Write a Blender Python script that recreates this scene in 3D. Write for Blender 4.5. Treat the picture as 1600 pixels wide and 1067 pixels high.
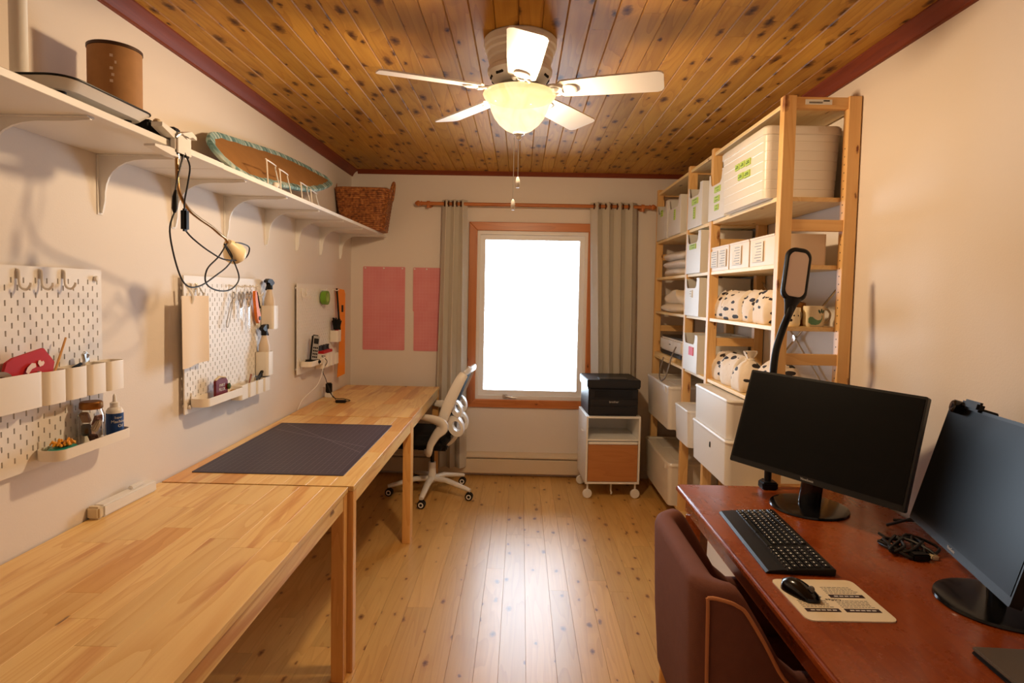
import bpy, bmesh, math, random
from mathutils import Vector, Matrix
random.seed(11)
sc = bpy.context.scene
for o in list(bpy.data.objects): bpy.data.objects.remove(o)
COL = sc.collection
PI = math.pi
sin, cos = math.sin, math.cos
# ------------------------------------------------------------ camera
# world: x from the left wall, y = 0 at the window wall (room lies at y < 0), z up
FPX, PY = 941.5, 505.85
YAW, PITCH, ROLL = -.0141342, .0509041, .0196943
CAM = Vector((1.3586, -4.7993, 1.4705))
fwd = Vector((sin(YAW)*cos(PITCH), cos(YAW)*cos(PITCH), -sin(PITCH)))
r0 = Vector((cos(YAW), -sin(YAW), 0)); d0 = fwd.cross(r0)
rt = cos(ROLL)*r0 - sin(ROLL)*d0; dn = cos(ROLL)*d0 + sin(ROLL)*r0
cd = bpy.data.cameras.new('camera'); cam = bpy.data.objects.new('camera', cd); COL.objects.link(cam)
M = Matrix((rt, -dn, -fwd)).transposed().to_4x4(); M.translation = CAM; cam.matrix_world = M
cd.sensor_fit = 'HORIZONTAL'; cd.sensor_width = 36; cd.lens = FPX/1600*36
cd.shift_y = (PY-533.5)/1600; cd.clip_start = .02
sc.camera = cam
# ------------------------------------------------------------ light
WIN_L = 14.5        # radiance of the overcast sky outside
LAMP_W = 235.0      # bulb in the fan bowl
BOWL_E = 1.3
sc.view_settings.view_transform = 'Standard'; sc.view_settings.look = 'None'
sc.view_settings.gamma = 1; sc.view_settings.use_curve_mapping = False
sc.view_settings.exposure = 0.0
w = bpy.data.worlds.new('overcast_sky'); sc.world = w; w.use_nodes = True
bg = w.node_tree.nodes['Background']; bg.inputs[0].default_value = (.72, .86, 1, 1); bg.inputs[1].default_value = WIN_L
def portal(name, loc, rot, sx, sy):
    l = bpy.data.lights.new(name, 'AREA'); l.shape = 'RECTANGLE'; l.size = sx; l.size_y = sy
    l.cycles.is_portal = True
    o = bpy.data.objects.new(name, l); COL.objects.link(o); o.location = loc; o.rotation_euler = rot
portal('window_portal', (1.44, .13, 1.29), (-PI/2, 0, 0), .92, 1.36)

# ------------------------------------------------------------ helpers
def srgb(r, g, b):
    f = lambda c: (c/255/12.92) if c/255 <= .04045 else ((c/255+.055)/1.055)**2.4
    return (f(r), f(g), f(b), 1)
class NT:
    def __init__(s, name):
        s.m = bpy.data.materials.new(name); s.m.use_nodes = True; s.t = s.m.node_tree
        s.b = s.t.nodes['Principled BSDF']
    def n(s, typ, **kw):
        nd = s.t.nodes.new(typ)
        for k, v in kw.items():
            if k.startswith('i_'):
                nd.inputs[k[2:].replace('_', ' ')].default_value = v
            else: setattr(nd, k, v)
        return nd
    def l(s, a, b): s.t.links.new(a, b)
    def math(s, op, a, b=None, c=None, clamp=False):
        nd = s.t.nodes.new('ShaderNodeMath'); nd.operation = op; nd.use_clamp = clamp
        for i, v in enumerate((a, b, c)):
            if v is None: continue
            if isinstance(v, (int, float)): nd.inputs[i].default_value = v
            else: s.l(v, nd.inputs[i])
        return nd.outputs[0]
    def mix(s, f, a, b, typ='MIX'):
        nd = s.t.nodes.new('ShaderNodeMix'); nd.data_type = 'RGBA'; nd.blend_type = typ
        for sk, v in ((nd.inputs[0], f), (nd.inputs[6], a), (nd.inputs[7], b)):
            if isinstance(v, (int, float, tuple)): sk.default_value = v
            else: s.l(v, sk)
        return nd.outputs[2]
    def ramp(s, f, stops):
        nd = s.t.nodes.new('ShaderNodeValToRGB'); s.l(f, nd.inputs[0]); e = nd.color_ramp.elements
        while len(e) < len(stops): e.new(.5)
        for k, (p, c) in enumerate(stops):
            e[k].position = p; e[k].color = c if isinstance(c, tuple) else (c, c, c, 1)
        return nd.outputs[0]
    def bump(s, h, strength=.2, dist=.01):
        nd = s.t.nodes.new('ShaderNodeBump'); nd.inputs['Strength'].default_value = strength
        nd.inputs['Distance'].default_value = dist; s.l(h, nd.inputs['Height']); s.l(nd.outputs[0], s.b.inputs['Normal'])
MATS = {}
def mat(name, col, rough=.5, metal=0, bump=0, bscale=200, var=0, vscale=8, trans=0, spec=.5, coat=0, alpha=1, ior=1.45):
    if name in MATS: return MATS[name]
    t = NT(name); b = t.b
    b.inputs['Base Color'].default_value = col; b.inputs['Roughness'].default_value = rough
    b.inputs['Metallic'].default_value = metal; b.inputs['Specular IOR Level'].default_value = spec
    b.inputs['Transmission Weight'].default_value = trans; b.inputs['Coat Weight'].default_value = coat
    b.inputs['IOR'].default_value = ior
    tc = t.n('ShaderNodeTexCoord')
    if var:
        nz = t.n('ShaderNodeTexNoise', i_Scale=vscale, i_Detail=4.0); t.l(tc.outputs['Object'], nz.inputs['Vector'])
        f = t.ramp(nz.outputs[0], [(.3, 1-var), (.7, 1.0)])
        t.l(t.mix(1.0, col, f, 'MULTIPLY'), b.inputs['Base Color'])
    if bump:
        nz = t.n('ShaderNodeTexNoise', i_Scale=bscale, i_Detail=3.0); t.l(tc.outputs['Object'], nz.inputs['Vector'])
        t.bump(nz.outputs[0], bump, .004)
    MATS[name] = t.m; return t.m
def wood(name, light, dark, axis='y', streak=None, rough=.4, ring=.5, knot=0, knotcol=None, tone=.25, alt=None, kx=.085, ky=.26, kr=.13, scale=1, coat=0, bumpv=.05, worn=None, spec=.5):
    if name in MATS: return MATS[name]
    t = NT(name); b = t.b
    tc = t.n('ShaderNodeTexCoord'); oi = t.n('ShaderNodeObjectInfo')
    cv = t.n('ShaderNodeCombineXYZ')
    for i, k in enumerate((37., 91., 53.)): t.l(t.math('MULTIPLY', oi.outputs['Random'], k), cv.inputs[i])
    ad = t.n('ShaderNodeVectorMath', operation='ADD'); t.l(tc.outputs['Object'], ad.inputs[0]); t.l(cv.outputs[0], ad.inputs[1])
    def mapped(a, l):
        sv = {'x': (l, a, a), 'y': (a, l, a), 'z': (a, a, l)}[axis]
        mp = t.n('ShaderNodeVectorMath', operation='MULTIPLY'); t.l(ad.outputs[0], mp.inputs[0]); mp.inputs[1].default_value = sv
        return mp.outputs[0]
    n1 = t.n('ShaderNodeTexNoise', i_Scale=1.0, i_Detail=2.0, i_Distortion=.4); t.l(mapped(9*scale, .8*scale), n1.inputs['Vector'])
    ringv = t.math('FRACT', t.math('MULTIPLY', n1.outputs[0], 9.0))
    ringv = t.math('POWER', ringv, 2.2)
    n2 = t.n('ShaderNodeTexNoise', i_Scale=1.0, i_Detail=5.0, i_Roughness=.65); t.l(mapped(120*scale, 4*scale), n2.inputs['Vector'])
    g = t.math('ADD', t.math('MULTIPLY', ringv, ring), t.math('MULTIPLY', n2.outputs[0], .75-.5*ring))
    g = t.math('SUBTRACT', g, .12, clamp=True)
    col = t.mix(g, light, dark)
    if alt is not None:
        r = t.ramp(oi.outputs['Random'], [(.0, 0.0), (.68, 0.05), (.8, .8), (1.0, 1.0)])
        col = t.mix(r, col, t.mix(1.0, col, alt, 'MULTIPLY'))
    if streak is not None:
        n5 = t.n('ShaderNodeTexNoise', i_Scale=1.0, i_Detail=3.0, i_Distortion=.6); t.l(mapped(15, 1.3), n5.inputs['Vector'])
        col = t.mix(t.ramp(n5.outputs[0], [(.54, 0.0), (.66, .85)]), col, streak)
    if tone:
        r2 = t.math('FRACT', t.math('MULTIPLY', oi.outputs['Random'], 7.31))
        v = t.math('ADD', t.math('MULTIPLY', r2, tone), 1-tone*.6)
        hs = t.n('ShaderNodeHueSaturation'); t.l(v, hs.inputs['Value']); t.l(col, hs.inputs['Color']); col = hs.outputs[0]
    if knot:
        sx = t.n('ShaderNodeSeparateXYZ'); t.l(ad.outputs[0], sx.inputs[0]); ia = 'xyz'.index(axis); ic = [i for i in range(3) if i != ia]
        k2 = t.n('ShaderNodeCombineXYZ'); t.l(t.math('DIVIDE', t.math('ADD', sx.outputs[ic[0]], sx.outputs[ic[1]]), kx), k2.inputs[0]); t.l(t.math('DIVIDE', sx.outputs[ia], ky), k2.inputs[1])
        vo = t.n('ShaderNodeTexVoronoi', voronoi_dimensions='2D', i_Scale=1.0, i_Randomness=1.0); t.l(k2.outputs[0], vo.inputs['Vector'])
        sp = t.n('ShaderNodeSeparateColor'); t.l(vo.outputs['Color'], sp.inputs[0])
        on = t.math('LESS_THAN', sp.outputs[0], knot)
        nk = t.n('ShaderNodeTexNoise', i_Scale=55.0, i_Detail=2.0); t.l(ad.outputs[0], nk.inputs['Vector'])
        vd = t.math('ADD', vo.outputs['Distance'], t.math('MULTIPLY', t.math('SUBTRACT', nk.outputs[0], .5), kr*1.3))
        rad = t.math('ADD', t.math('MULTIPLY', sp.outputs[1], kr), kr*.35)
        k = t.math('SUBTRACT', 1.0, t.math('DIVIDE', vd, rad), clamp=True)
        k = t.math('MULTIPLY', t.math('POWER', k, .6), on)
        halo = t.math('SUBTRACT', 1.0, t.math('DIVIDE', vd, t.math('MULTIPLY', rad, 3.2)), clamp=True)
        halo = t.math('MULTIPLY', t.math('MULTIPLY', halo, on), .45)
        col = t.mix(halo, col, dark); col = t.mix(k, col, knotcol)
    if worn is not None:
        n3 = t.n('ShaderNodeTexNoise', i_Scale=4.0, i_Detail=8.0, i_Roughness=.75); t.l(ad.outputs[0], n3.inputs['Vector'])
        col = t.mix(t.ramp(n3.outputs[0], [(.40, 0.0), (.80, .5)]), col, worn)
        n4 = t.n('ShaderNodeTexNoise', i_Scale=130.0, i_Detail=3.0); t.l(ad.outputs[0], n4.inputs['Vector'])
        col = t.mix(t.ramp(n4.outputs[0], [(.66, 0.0), (.74, .45)]), col, srgb(214, 150, 100))
        t.l(t.ramp(n3.outputs[0], [(.35, rough*.75), (.7, rough*1.5)]), b.inputs['Roughness'])
    else: b.inputs['Roughness'].default_value = rough
    t.l(col, b.inputs['Base Color'])
    b.inputs['Coat Weight'].default_value = coat; b.inputs['Coat Roughness'].default_value = .12; b.inputs['Specular IOR Level'].default_value = spec
    if bumpv: t.bump(g, bumpv, .002)
    MATS[name] = t.m; return t.m

class B:
    def __init__(s): s.bm = bmesh.new()
    def _mark(s): s._n = len(s.bm.verts)
    def poly(s, pts, faces):
        v = [s.bm.verts.new(p) for p in pts]; out = []
        for f in faces:
            try: out.append(s.bm.faces.new([v[i] for i in f]))
            except ValueError: pass
        return v, out
    def box(s, x0, x1, y0, y1, z0, z1, bev=0, seg=2):
        x0, x1 = sorted((x0, x1)); y0, y1 = sorted((y0, y1)); z0, z1 = sorted((z0, z1))
        v, f = s.poly([(x0,y0,z0),(x1,y0,z0),(x1,y1,z0),(x0,y1,z0),(x0,y0,z1),(x1,y0,z1),(x1,y1,z1),(x0,y1,z1)],
            [(3,2,1,0),(4,5,6,7),(0,1,5,4),(1,2,6,5),(2,3,7,6),(3,0,4,7)])
        if bev:
            es = list({e for ff in f for e in ff.edges})
            bmesh.ops.bevel(s.bm, geom=es, offset=bev, segments=seg, affect='EDGES', clamp_overlap=True)
        return s
    def loft(s, rings, caps=True, closed=False, wrap=True):
        vs = [[s.bm.verts.new(p) for p in r] for r in rings]; n = len(vs[0])
        m = len(vs)
        for i in range(m if closed else m-1):
            a, b = vs[i], vs[(i+1) % m]
            for j in range(n if wrap else n-1):
                k = (j+1) % n
                try: s.bm.faces.new((a[j], a[k], b[k], b[j]))
                except ValueError: pass
        if caps and not closed and wrap:
            for r, rev in ((vs[0], True), (vs[-1], False)):
                try: s.bm.faces.new(list(reversed(r)) if rev else r)
                except ValueError: pass
        return s
    def tube(s, pts, r, n=8, closed=False, flat=1.0, up=None):
        P = [Vector(p) for p in pts]; m = len(P); rings = []; prev = None
        for i in range(m):
            a = P[(i-1) % m] if (closed or i > 0) else P[i]; c = P[(i+1) % m] if (closed or i < m-1) else P[i]
            t = (c-a).normalized()
            if prev is None:
                u = Vector(up) if up else (Vector((0,0,1)) if abs(t.z) < .9 else Vector((1,0,0)))
            else: u = prev
            u = (u - t*u.dot(t)).normalized(); prev = u; q = t.cross(u)
            rr = r[i] if isinstance(r, (list, tuple)) else r
            rings.append([P[i] + u*(rr*flat*cos(2*PI*k/n)) + q*(rr*sin(2*PI*k/n)) for k in range(n)])
        return s.loft(rings, closed=closed)
    def cyl(s, p0, p1, r0, r1=None, n=20):
        return s.tube([p0, p1], [r0, r0 if r1 is None else r1], n)
    def lathe(s, prof, c=(0,0,0), n=32, axis='z', caps=True):
        rings = []
        for r, z in prof:
            r = max(r, 1e-5); ring = []
            for k in range(n):
                a = 2*PI*k/n; p = (r*cos(a), r*sin(a), z)
                if axis == 'x': p = (z, p[0], p[1])
                if axis == 'y': p = (p[1], z, p[0])
                ring.append((c[0]+p[0], c[1]+p[1], c[2]+p[2]))
            rings.append(ring)
        return s.loft(rings, caps=caps)
    def prism(s, poly, a, b, f=None):
        # poly: 2d outline; f(p, h) -> 3d
        f = f or (lambda p, h: (p[0], p[1], h))
        return s.loft([[f(p, a) for p in poly], [f(p, b) for p in poly]])
    def ball(s, c, r, n=16, m=10):
        rx, ry, rz = r if isinstance(r, tuple) else (r, r, r); rings = []
        for i in range(m+1):
            t = -PI/2 + PI*i/m; k = max(cos(t), 1e-4)
            rings.append([(c[0]+rx*k*cos(2*PI*j/n), c[1]+ry*k*sin(2*PI*j/n), c[2]+rz*sin(t)) for j in range(n)])
        return s.loft(rings)
    def grid(s, f, nu, nv):
        vs = [[s.bm.verts.new(f(i/nu, j/nv)) for i in range(nu+1)] for j in range(nv+1)]
        for j in range(nv):
            for i in range(nu): s.bm.faces.new((vs[j][i], vs[j][i+1], vs[j+1][i+1], vs[j+1][i]))
        return s
    def xf(s, m):
        s.bm.transform(m); return s
    def rotz(s, a): return s.xf(Matrix.Rotation(a, 4, 'Z'))
    def mesh(s, name, smooth=True, ang=38):
        bm = s.bm
        bmesh.ops.recalc_face_normals(bm, faces=bm.faces)
        if smooth:
            for f in bm.faces: f.smooth = True
            for e in bm.edges:
                e.smooth = len(e.link_faces) == 2 and e.calc_face_angle(0) < math.radians(ang)
        me = bpy.data.meshes.new(name); bm.to_mesh(me); bm.free(); return me
    def build(s, name, m, parent=None, loc=None, rot=None, smooth=True, ang=38, solid=0):
        me = s.mesh(name, smooth, ang); me.materials.append(m)
        o = bpy.data.objects.new(name, me); COL.objects.link(o)
        if parent: o.parent = parent
        if loc is not None: o.location = loc
        if rot is not None: o.rotation_euler = rot
        if solid:
            md = o.modifiers.new('thickness', 'SOLIDIFY'); md.thickness = solid; md.offset = 0
        return o
def tag(o, label, cat, group=None, kind=None):
    o['label'] = label; o['category'] = cat
    if group: o['group'] = group
    if kind: o['kind'] = kind
    return o
def thing(name, label, cat, loc=(0,0,0), rz=0, group=None):
    o = bpy.data.objects.new(name, None); COL.objects.link(o); o.location = loc; o.rotation_euler = (0,0,rz)
    o.empty_display_size = .05
    return tag(o, label, cat, group)
def struct(o): o['kind'] = 'structure'; return o
def rrect(w, h, r, n=5, cx=0, cy=0):
    out = []
    for (sx, sy, a0) in ((1,1,0),(-1,1,PI/2),(-1,-1,PI),(1,-1,1.5*PI)):
        for k in range(n+1):
            a = a0 + PI/2*k/n
            out.append((cx+sx*(w/2-r)+r*cos(a), cy+sy*(h/2-r)+r*sin(a)))
    return out
def smoothpath(pts, n=8):
    P = [Vector(p) for p in pts]; out = []
    for i in range(len(P)-1):
        p0 = P[max(i-1,0)]; p1 = P[i]; p2 = P[i+1]; p3 = P[min(i+2, len(P)-1)]
        for k in range(n):
            t = k/n
            out.append(.5*((2*p1)+(p2-p0)*t+(2*p0-5*p1+4*p2-p3)*t*t+(3*p1-p0-3*p2+p3)*t**3))
    out.append(P[-1]); return out
def text(name, body, size, m, parent, mtx, align='CENTER', ext=.0002):
    cu = bpy.data.curves.new(name, 'FONT'); cu.body = body; cu.size = size; cu.align_x = align; cu.align_y = 'CENTER'; cu.extrude = ext; cu.resolution_u = 2
    tmp = bpy.data.objects.new('tmp', cu); COL.objects.link(tmp)
    dg = bpy.context.evaluated_depsgraph_get(); me = bpy.data.meshes.new_from_object(tmp.evaluated_get(dg))
    bpy.data.objects.remove(tmp)
    me.name = name; me.materials.clear(); me.materials.append(m)
    o = bpy.data.objects.new(name, me); COL.objects.link(o); o.parent = parent; o.matrix_local = mtx; return o
def frame(xa, ya, org):
    xa = Vector(xa).normalized(); ya = Vector(ya).normalized(); za = xa.cross(ya)
    m = Matrix((xa, ya, za)).transposed().to_4x4(); m.translation = Vector(org); return m
def copy_tree(o, parent=None):
    c = o.copy(); COL.objects.link(c); c.parent = parent
    for ch in o.children: copy_tree(ch, c)
    return c

# ------------------------------------------------------------ materials
def wallmat():
    t = NT('wall_paint'); t.b.inputs['Base Color'].default_value = srgb(232, 222, 212); t.b.inputs['Roughness'].default_value = .65
    tc = t.n('ShaderNodeTexCoord'); nz = t.n('ShaderNodeTexNoise', i_Scale=170.0, i_Detail=4.0); t.l(tc.outputs['Object'], nz.inputs['Vector'])
    t.bump(nz.outputs[0], .12, .003); return t.m
WALL = wallmat()
PINE_C = wood('ceiling_pine', srgb(204, 152, 62), srgb(154, 94, 30), 'y', rough=.5, ring=.35, knot=.55, knotcol=srgb(58, 24, 8), tone=.3, kx=.07, ky=.17, kr=.24, spec=.14)
PINE_F = wood('floor_pine', srgb(222, 176, 102), srgb(190, 134, 66), 'y', rough=.33, ring=.35, knot=.36, knotcol=srgb(104, 54, 26), tone=.24, kx=.085, ky=.16, kr=.13, bumpv=.03, spec=.6)
TRIMW = wood('trim_wood', srgb(206, 128, 68), srgb(166, 88, 38), 'z', rough=.35, ring=.35, knot=.15, knotcol=srgb(80, 34, 12), tone=.1, kr=.14)
TRIMX = wood('trim_wood_across', srgb(206, 128, 68), srgb(166, 88, 38), 'x', rough=.35, ring=.35, knot=.15, knotcol=srgb(80, 34, 12), tone=.1, kr=.14)
CROWN = wood('crown_wood', srgb(134, 58, 20), srgb(100, 36, 10), 'y', rough=.6, ring=.3, tone=.08)
CROWNX = wood('crown_wood_across', srgb(134, 58, 20), srgb(100, 36, 10), 'x', rough=.6, ring=.3, tone=.08)
TABLE = wood('table_pine', srgb(245, 210, 142), srgb(224, 172, 98), 'y', rough=.36, streak=srgb(208, 144, 82), ring=.55, knot=.05, knotcol=srgb(96, 52, 22), tone=.14, alt=(.86, .66, .48, 1), kr=.10)
LEGW = wood('table_leg_pine', srgb(238, 186, 112), srgb(212, 146, 72), 'z', rough=.42, ring=.45, tone=.1)
SHELFW = wood('shelving_pine', srgb(248, 222, 166), srgb(230, 186, 120), 'y', rough=.45, ring=.4, knot=.1, knotcol=srgb(120, 62, 26), tone=.1, kr=.1)
POSTW = wood('post_pine', srgb(244, 200, 134), srgb(220, 162, 94), 'z', rough=.45, ring=.4, knot=.3, knotcol=srgb(112, 46, 18), tone=.1, kx=.06, ky=.2, kr=.17)
RUNGW = wood('rung_pine', srgb(244, 200, 134), srgb(220, 162, 94), 'x', rough=.45, ring=.4, knot=.12, knotcol=srgb(112, 46, 18), tone=.1)
DESKW = wood('desk_wood', srgb(150, 68, 22), srgb(106, 40, 10), 'y', rough=.26, ring=.3, tone=0, worn=srgb(172, 86, 34), coat=.15)
WHITE = mat('white_plastic', srgb(236, 232, 226), .38)
WHITEM = mat('white_metal', srgb(238, 234, 228), .35)
SHELFWHITE = mat('white_laminate', srgb(240, 236, 230), .4)
FANW = mat('white_enamel', srgb(238, 234, 230), .38)
BINW = mat('white_bin_plastic', srgb(226, 222, 216), .42)
BOXW = mat('milky_box_plastic', srgb(232, 226, 216), .3, spec=.5)
BLACK = mat('black_plastic', srgb(16, 15, 16), .42, spec=.35)
BLACKG = mat('glossy_black_plastic', srgb(14, 14, 15), .16)
BLACKF = mat('black_fabric', srgb(18, 18, 20), .9, bump=.3, bscale=600)
CHROME = mat('chrome', (.78, .77, .75, 1), .18, 1)
BRASS = mat('aged_brass', srgb(150, 104, 56), .38, 1)
STEEL = mat('brushed_steel', (.62, .60, .57, 1), .3, 1)
CABLE = mat('black_cable', srgb(24, 22, 22), .5)
GREY = mat('grey_plastic', srgb(110, 108, 106), .5)
PAPER = mat('white_paper', srgb(238, 236, 230), .8)
GREENT = mat('green_tape', srgb(178, 206, 96), .7)
GREENK = mat('green_marker', srgb(74, 104, 30), .8)
RED = mat('red_card', srgb(190, 20, 24), .55)
INK = mat('black_ink', srgb(24, 20, 20), .7)
KRAFT = mat('kraft_board', srgb(172, 126, 78), .75, var=.12, vscale=30)

# ------------------------------------------------------------ room shell
W, H, YR = 2.704, 2.42, -5.6
b = B(); b.box(-.12, W+.12, YR-.12, .14, -.12, -.02); floor = struct(b.build('floor', mat('subfloor', srgb(70, 40, 20), .8)))
b = B(); b.box(-.12, W+.12, YR-.12, .14, H+.014, H+.12); ceil = struct(b.build('ceiling', mat('ceiling_backing', srgb(70, 32, 12), .8)))
b = B(); b.box(-.12, 0, YR-.12, .14, -.02, H+.014); struct(b.build('wall_left', WALL))
b = B(); b.box(W, W+.12, YR-.12, .14, -.02, H+.014); struct(b.build('wall_right', WALL))
WX0, WX1, WZ0, WZ1 = .985, 1.90, .605, 1.975
b = B()
b.box(0, WX0, 0, .14, -.02, H+.014); b.box(WX1, W, 0, .14, -.02, H+.014)
b.box(WX0, WX1, 0, .14, -.02, WZ0); b.box(WX0, WX1, 0, .14, WZ1, H+.014)
struct(b.build('wall_back', WALL))
b = B(); b.box(0, W, YR-.12, YR, -.02, H+.014); struct(b.build('wall_front', WALL))
# ceiling planks (tongue and groove, running towards the window)
pw = .0832; x = .0
row = 0
while x < W-.005:
    x1 = min(x+pw, W); y = 0.0 - random.uniform(.2, 1.6); ya = 0.0
    while ya > YR:
        yb = max(y, YR)
        b = B(); c = .0035
        prof = [(x+.0004, H+.014), (x+.0004, H+c), (x+c, H), (x1-c, H), (x1-.0004, H+c), (x1-.0004, H+.014)]
        b.prism(prof, yb+.0004, ya-.0004, lambda p, h: (p[0], h, p[1]))
        b.build('plank', PINE_C, ceil, smooth=False)
        ya = yb; y = yb - random.uniform(1.3, 2.4)
    x += pw; row += 1
# floor planks
x = -.03
while x < W:
    fw = random.choice((.095, .108, .12)); xa, xb = max(x, 0), min(x+fw, W); ya = 0.0; y = -random.uniform(.3, 2.2)
    while ya > YR:
        yb = max(y, YR)
        b = B(); c = .0007
        prof = [(xa+.0003, -.02), (xb-.0003, -.02), (xb-.0003, -c), (xb-c, 0), (xa+c, 0), (xa+.0003, -c)]
        b.prism(prof, yb+.0003, ya-.0003, lambda p, h: (p[0], h, p[1]))
        b.build('plank', PINE_F, floor, smooth=False)
        ya = yb; y = yb - random.uniform(1.2, 2.6)
    x += fw
# crown mouldings
def crown(name, poly, a, bb, f, m):
    q = B(); q.prism(poly, a, bb, f); return struct(q.build(name, m, ang=20))
cp = [(0, 0), (.05, 0), (.05, -.006), (.042, -.012), (.03, -.02), (.018, -.034), (.012, -.045), (.012, -.052), (0, -.052)]
crown('trim_1', cp, YR, 0, lambda p, h: (p[0], h, H+p[1]), CROWN)
crown('trim_2', cp, YR, 0, lambda p, h: (W-p[0], h, H+p[1]), CROWN)
cpb = [(p[0]*.55, p[1]*.62) for p in cp]
crown('trim_3', cpb, .05, W-.05, lambda p, h: (h, -p[0], H+p[1]), CROWNX)
# window: wooden casing, vinyl frame, sash, glass, crank
TX0, TX1, TZ0, TZ1 = .939, 1.946, .553, 2.027
cw = .066
win = struct(thing('window_1', '', '')); del win['label']; del win['category']
def casing(pts, m):
    q = B(); q.prism(pts, 0.0, -.02, lambda p, h: (p[0], h, p[1])); o = q.build('casing', m, win, smooth=False)
    md = o.modifiers.new('bevel', 'BEVEL'); md.width = .004; md.segments = 2
casing([(TX0, TZ0), (TX0+cw, TZ0+cw), (TX0+cw, TZ1-cw), (TX0, TZ1)], TRIMW)
casing([(TX1, TZ0), (TX1, TZ1), (TX1-cw, TZ1-cw), (TX1-cw, TZ0+cw)], TRIMW)
casing([(TX0, TZ1), (TX0+cw, TZ1-cw), (TX1-cw, TZ1-cw), (TX1, TZ1)], TRIMX)
casing([(TX0, TZ0), (TX1, TZ0), (TX1-cw, TZ0+cw), (TX0+cw, TZ0+cw)], TRIMX)
VIN = mat('window_vinyl', srgb(236, 234, 232), .4)
def ringframe(name, x0, x1, z0, z1, t, y0, y1, m, par):
    q = B()
    q.box(x0, x0+t, y0, y1, z0, z1); q.box(x1-t, x1, y0, y1, z0, z1)
    q.box(x0+t, x1-t, y0, y1, z0, z0+t); q.box(x0+t, x1-t, y0, y1, z1-t, z1)
    return q.build(name, m, par, smooth=False)
ringframe('window_frame', WX0, WX1, WZ0, WZ1, .042, .004, .13, VIN, win)
sash = ringframe('sash', WX0+.042, WX1-.042, WZ0+.042, WZ1-.042, .040, .03, .085, VIN, win)
q = B(); q.box(WX0+.08, WX1-.08, .056, .060, WZ0+.08, WZ1-.08)
def glassmat():
    t = NT('window_glass'); t.t.nodes.remove(t.b); out = t.t.nodes['Material Output']
    tr = t.n('ShaderNodeBsdfTransparent'); gl = t.n('ShaderNodeBsdfGlossy'); gl.inputs['Roughness'].default_value = .02
    fr = t.n('ShaderNodeFresnel'); mx = t.n('ShaderNodeMixShader'); t.l(fr.outputs[0], mx.inputs[0]); t.l(tr.outputs[0], mx.inputs[1]); t.l(gl.outputs[0], mx.inputs[2]); t.l(mx.outputs[0], out.inputs[0])
    return t.m
q.build('pane', glassmat(), win, smooth=False)
q = B(); q.box(1.225, 1.265, -.012, .006, .628, .658, .004); q.tube([(1.25, -.014, .645), (1.29, -.024, .640), (1.335, -.022, .636)], [.008, .007, .006], 8)
q.build('crank_handle', mat('crank_metal', srgb(190, 186, 182), .35, .6), win)
# ------------------------------------------------------------ ceiling fan
FX, FY = 1.337, -2.48
fan = thing('ceiling_fan', 'white five-blade ceiling fan with lit frosted glass bowl on the pine ceiling', 'ceiling fan', (FX, FY, H))
b = B(); b.lathe([(.02, 0), (.132, 0), (.137, -.006), (.137, -.03), (.131, -.036), (.131, -.05), (.124, -.056), (.122, -.075), (.117, -.082), (.116, -.105), (.122, -.112), (.122, -.126), (.112, -.14), (.098, -.156), (.08, -.166), (.02, -.17)], n=48)
hous = b.build('motor_housing', FANW, fan, ang=25)
for k in range(10):
    a = 2*PI*k/10+.2
    b = B(); b.box(.112, .1185, -.018, .018, -.0065, .0065, .002)
    b.xf(Matrix.Rotation(a, 4, 'Z') @ Matrix.Translation((-.007, 0, -.142)) @ Matrix.Rotation(0, 4, 'Y'))
    b.build('vent_slot', mat('vent_dark', srgb(28, 22, 20), .8), hous)
b = B(); b.lathe([(.02, -.165), (.062, -.168), (.066, -.175), (.066, -.188), (.07, -.192), (.02, -.194)], n=32); b.build('switch_housing', FANW, fan)
bl_out = []
for k in range(9):
    t = k/8; bl_out.append((.155+.37*t, -(.050+.016*t)))
c = rrect(.1, .132, .022, 4, .48, 0)
bl_out = [(.15, -.035), (.165, -.05), (.30, -.058), (.508, -.064), (.522, -.058), (.53, -.045), (.53, .045), (.522, .058), (.508, .064), (.30, .058), (.165, .05), (.15, .035)]
blade_me = None
for k in range(5):
    ang = math.radians(-87+72*k)
    mtx = Matrix.Translation((0, 0, -.188)) @ Matrix.Rotation(ang, 4, 'Z') @ Matrix.Rotation(math.radians(-13), 4, 'X')
    if blade_me is None:
        b = B(); b.prism(bl_out, -.003, .003); blade_me = b.mesh('blade', ang=30); blade_me.materials.append(FANW)
        b = B(); b.lathe([(.002, -.0105), (.022, -.0105), (.030, -.008), (.031, -.003)], (.19, 0, 0), 24)
        b.tube([(.165, 0, -.006), (.13, 0, -.004), (.10, 0, .006), (.07, 0, .012)], [.018, .014, .013, .014], 10, flat=.5)
        b.tube(smoothpath([(.168, .012, -.006), (.145, .03, -.005), (.115, .022, 0), (.095, .004, .006)], 4), .006, 8)
        b.tube(smoothpath([(.168, -.012, -.006), (.145, -.03, -.005), (.115, -.022, 0), (.095, -.004, .006)], 4), .006, 8)
        br_me = b.mesh('blade_bracket'); br_me.materials.append(FANW)
    o = bpy.data.objects.new('blade', blade_me); COL.objects.link(o); o.parent = fan; o.matrix_local = mtx
    p = bpy.data.objects.new('blade_bracket', br_me); COL.objects.link(p); p.parent = o
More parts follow.
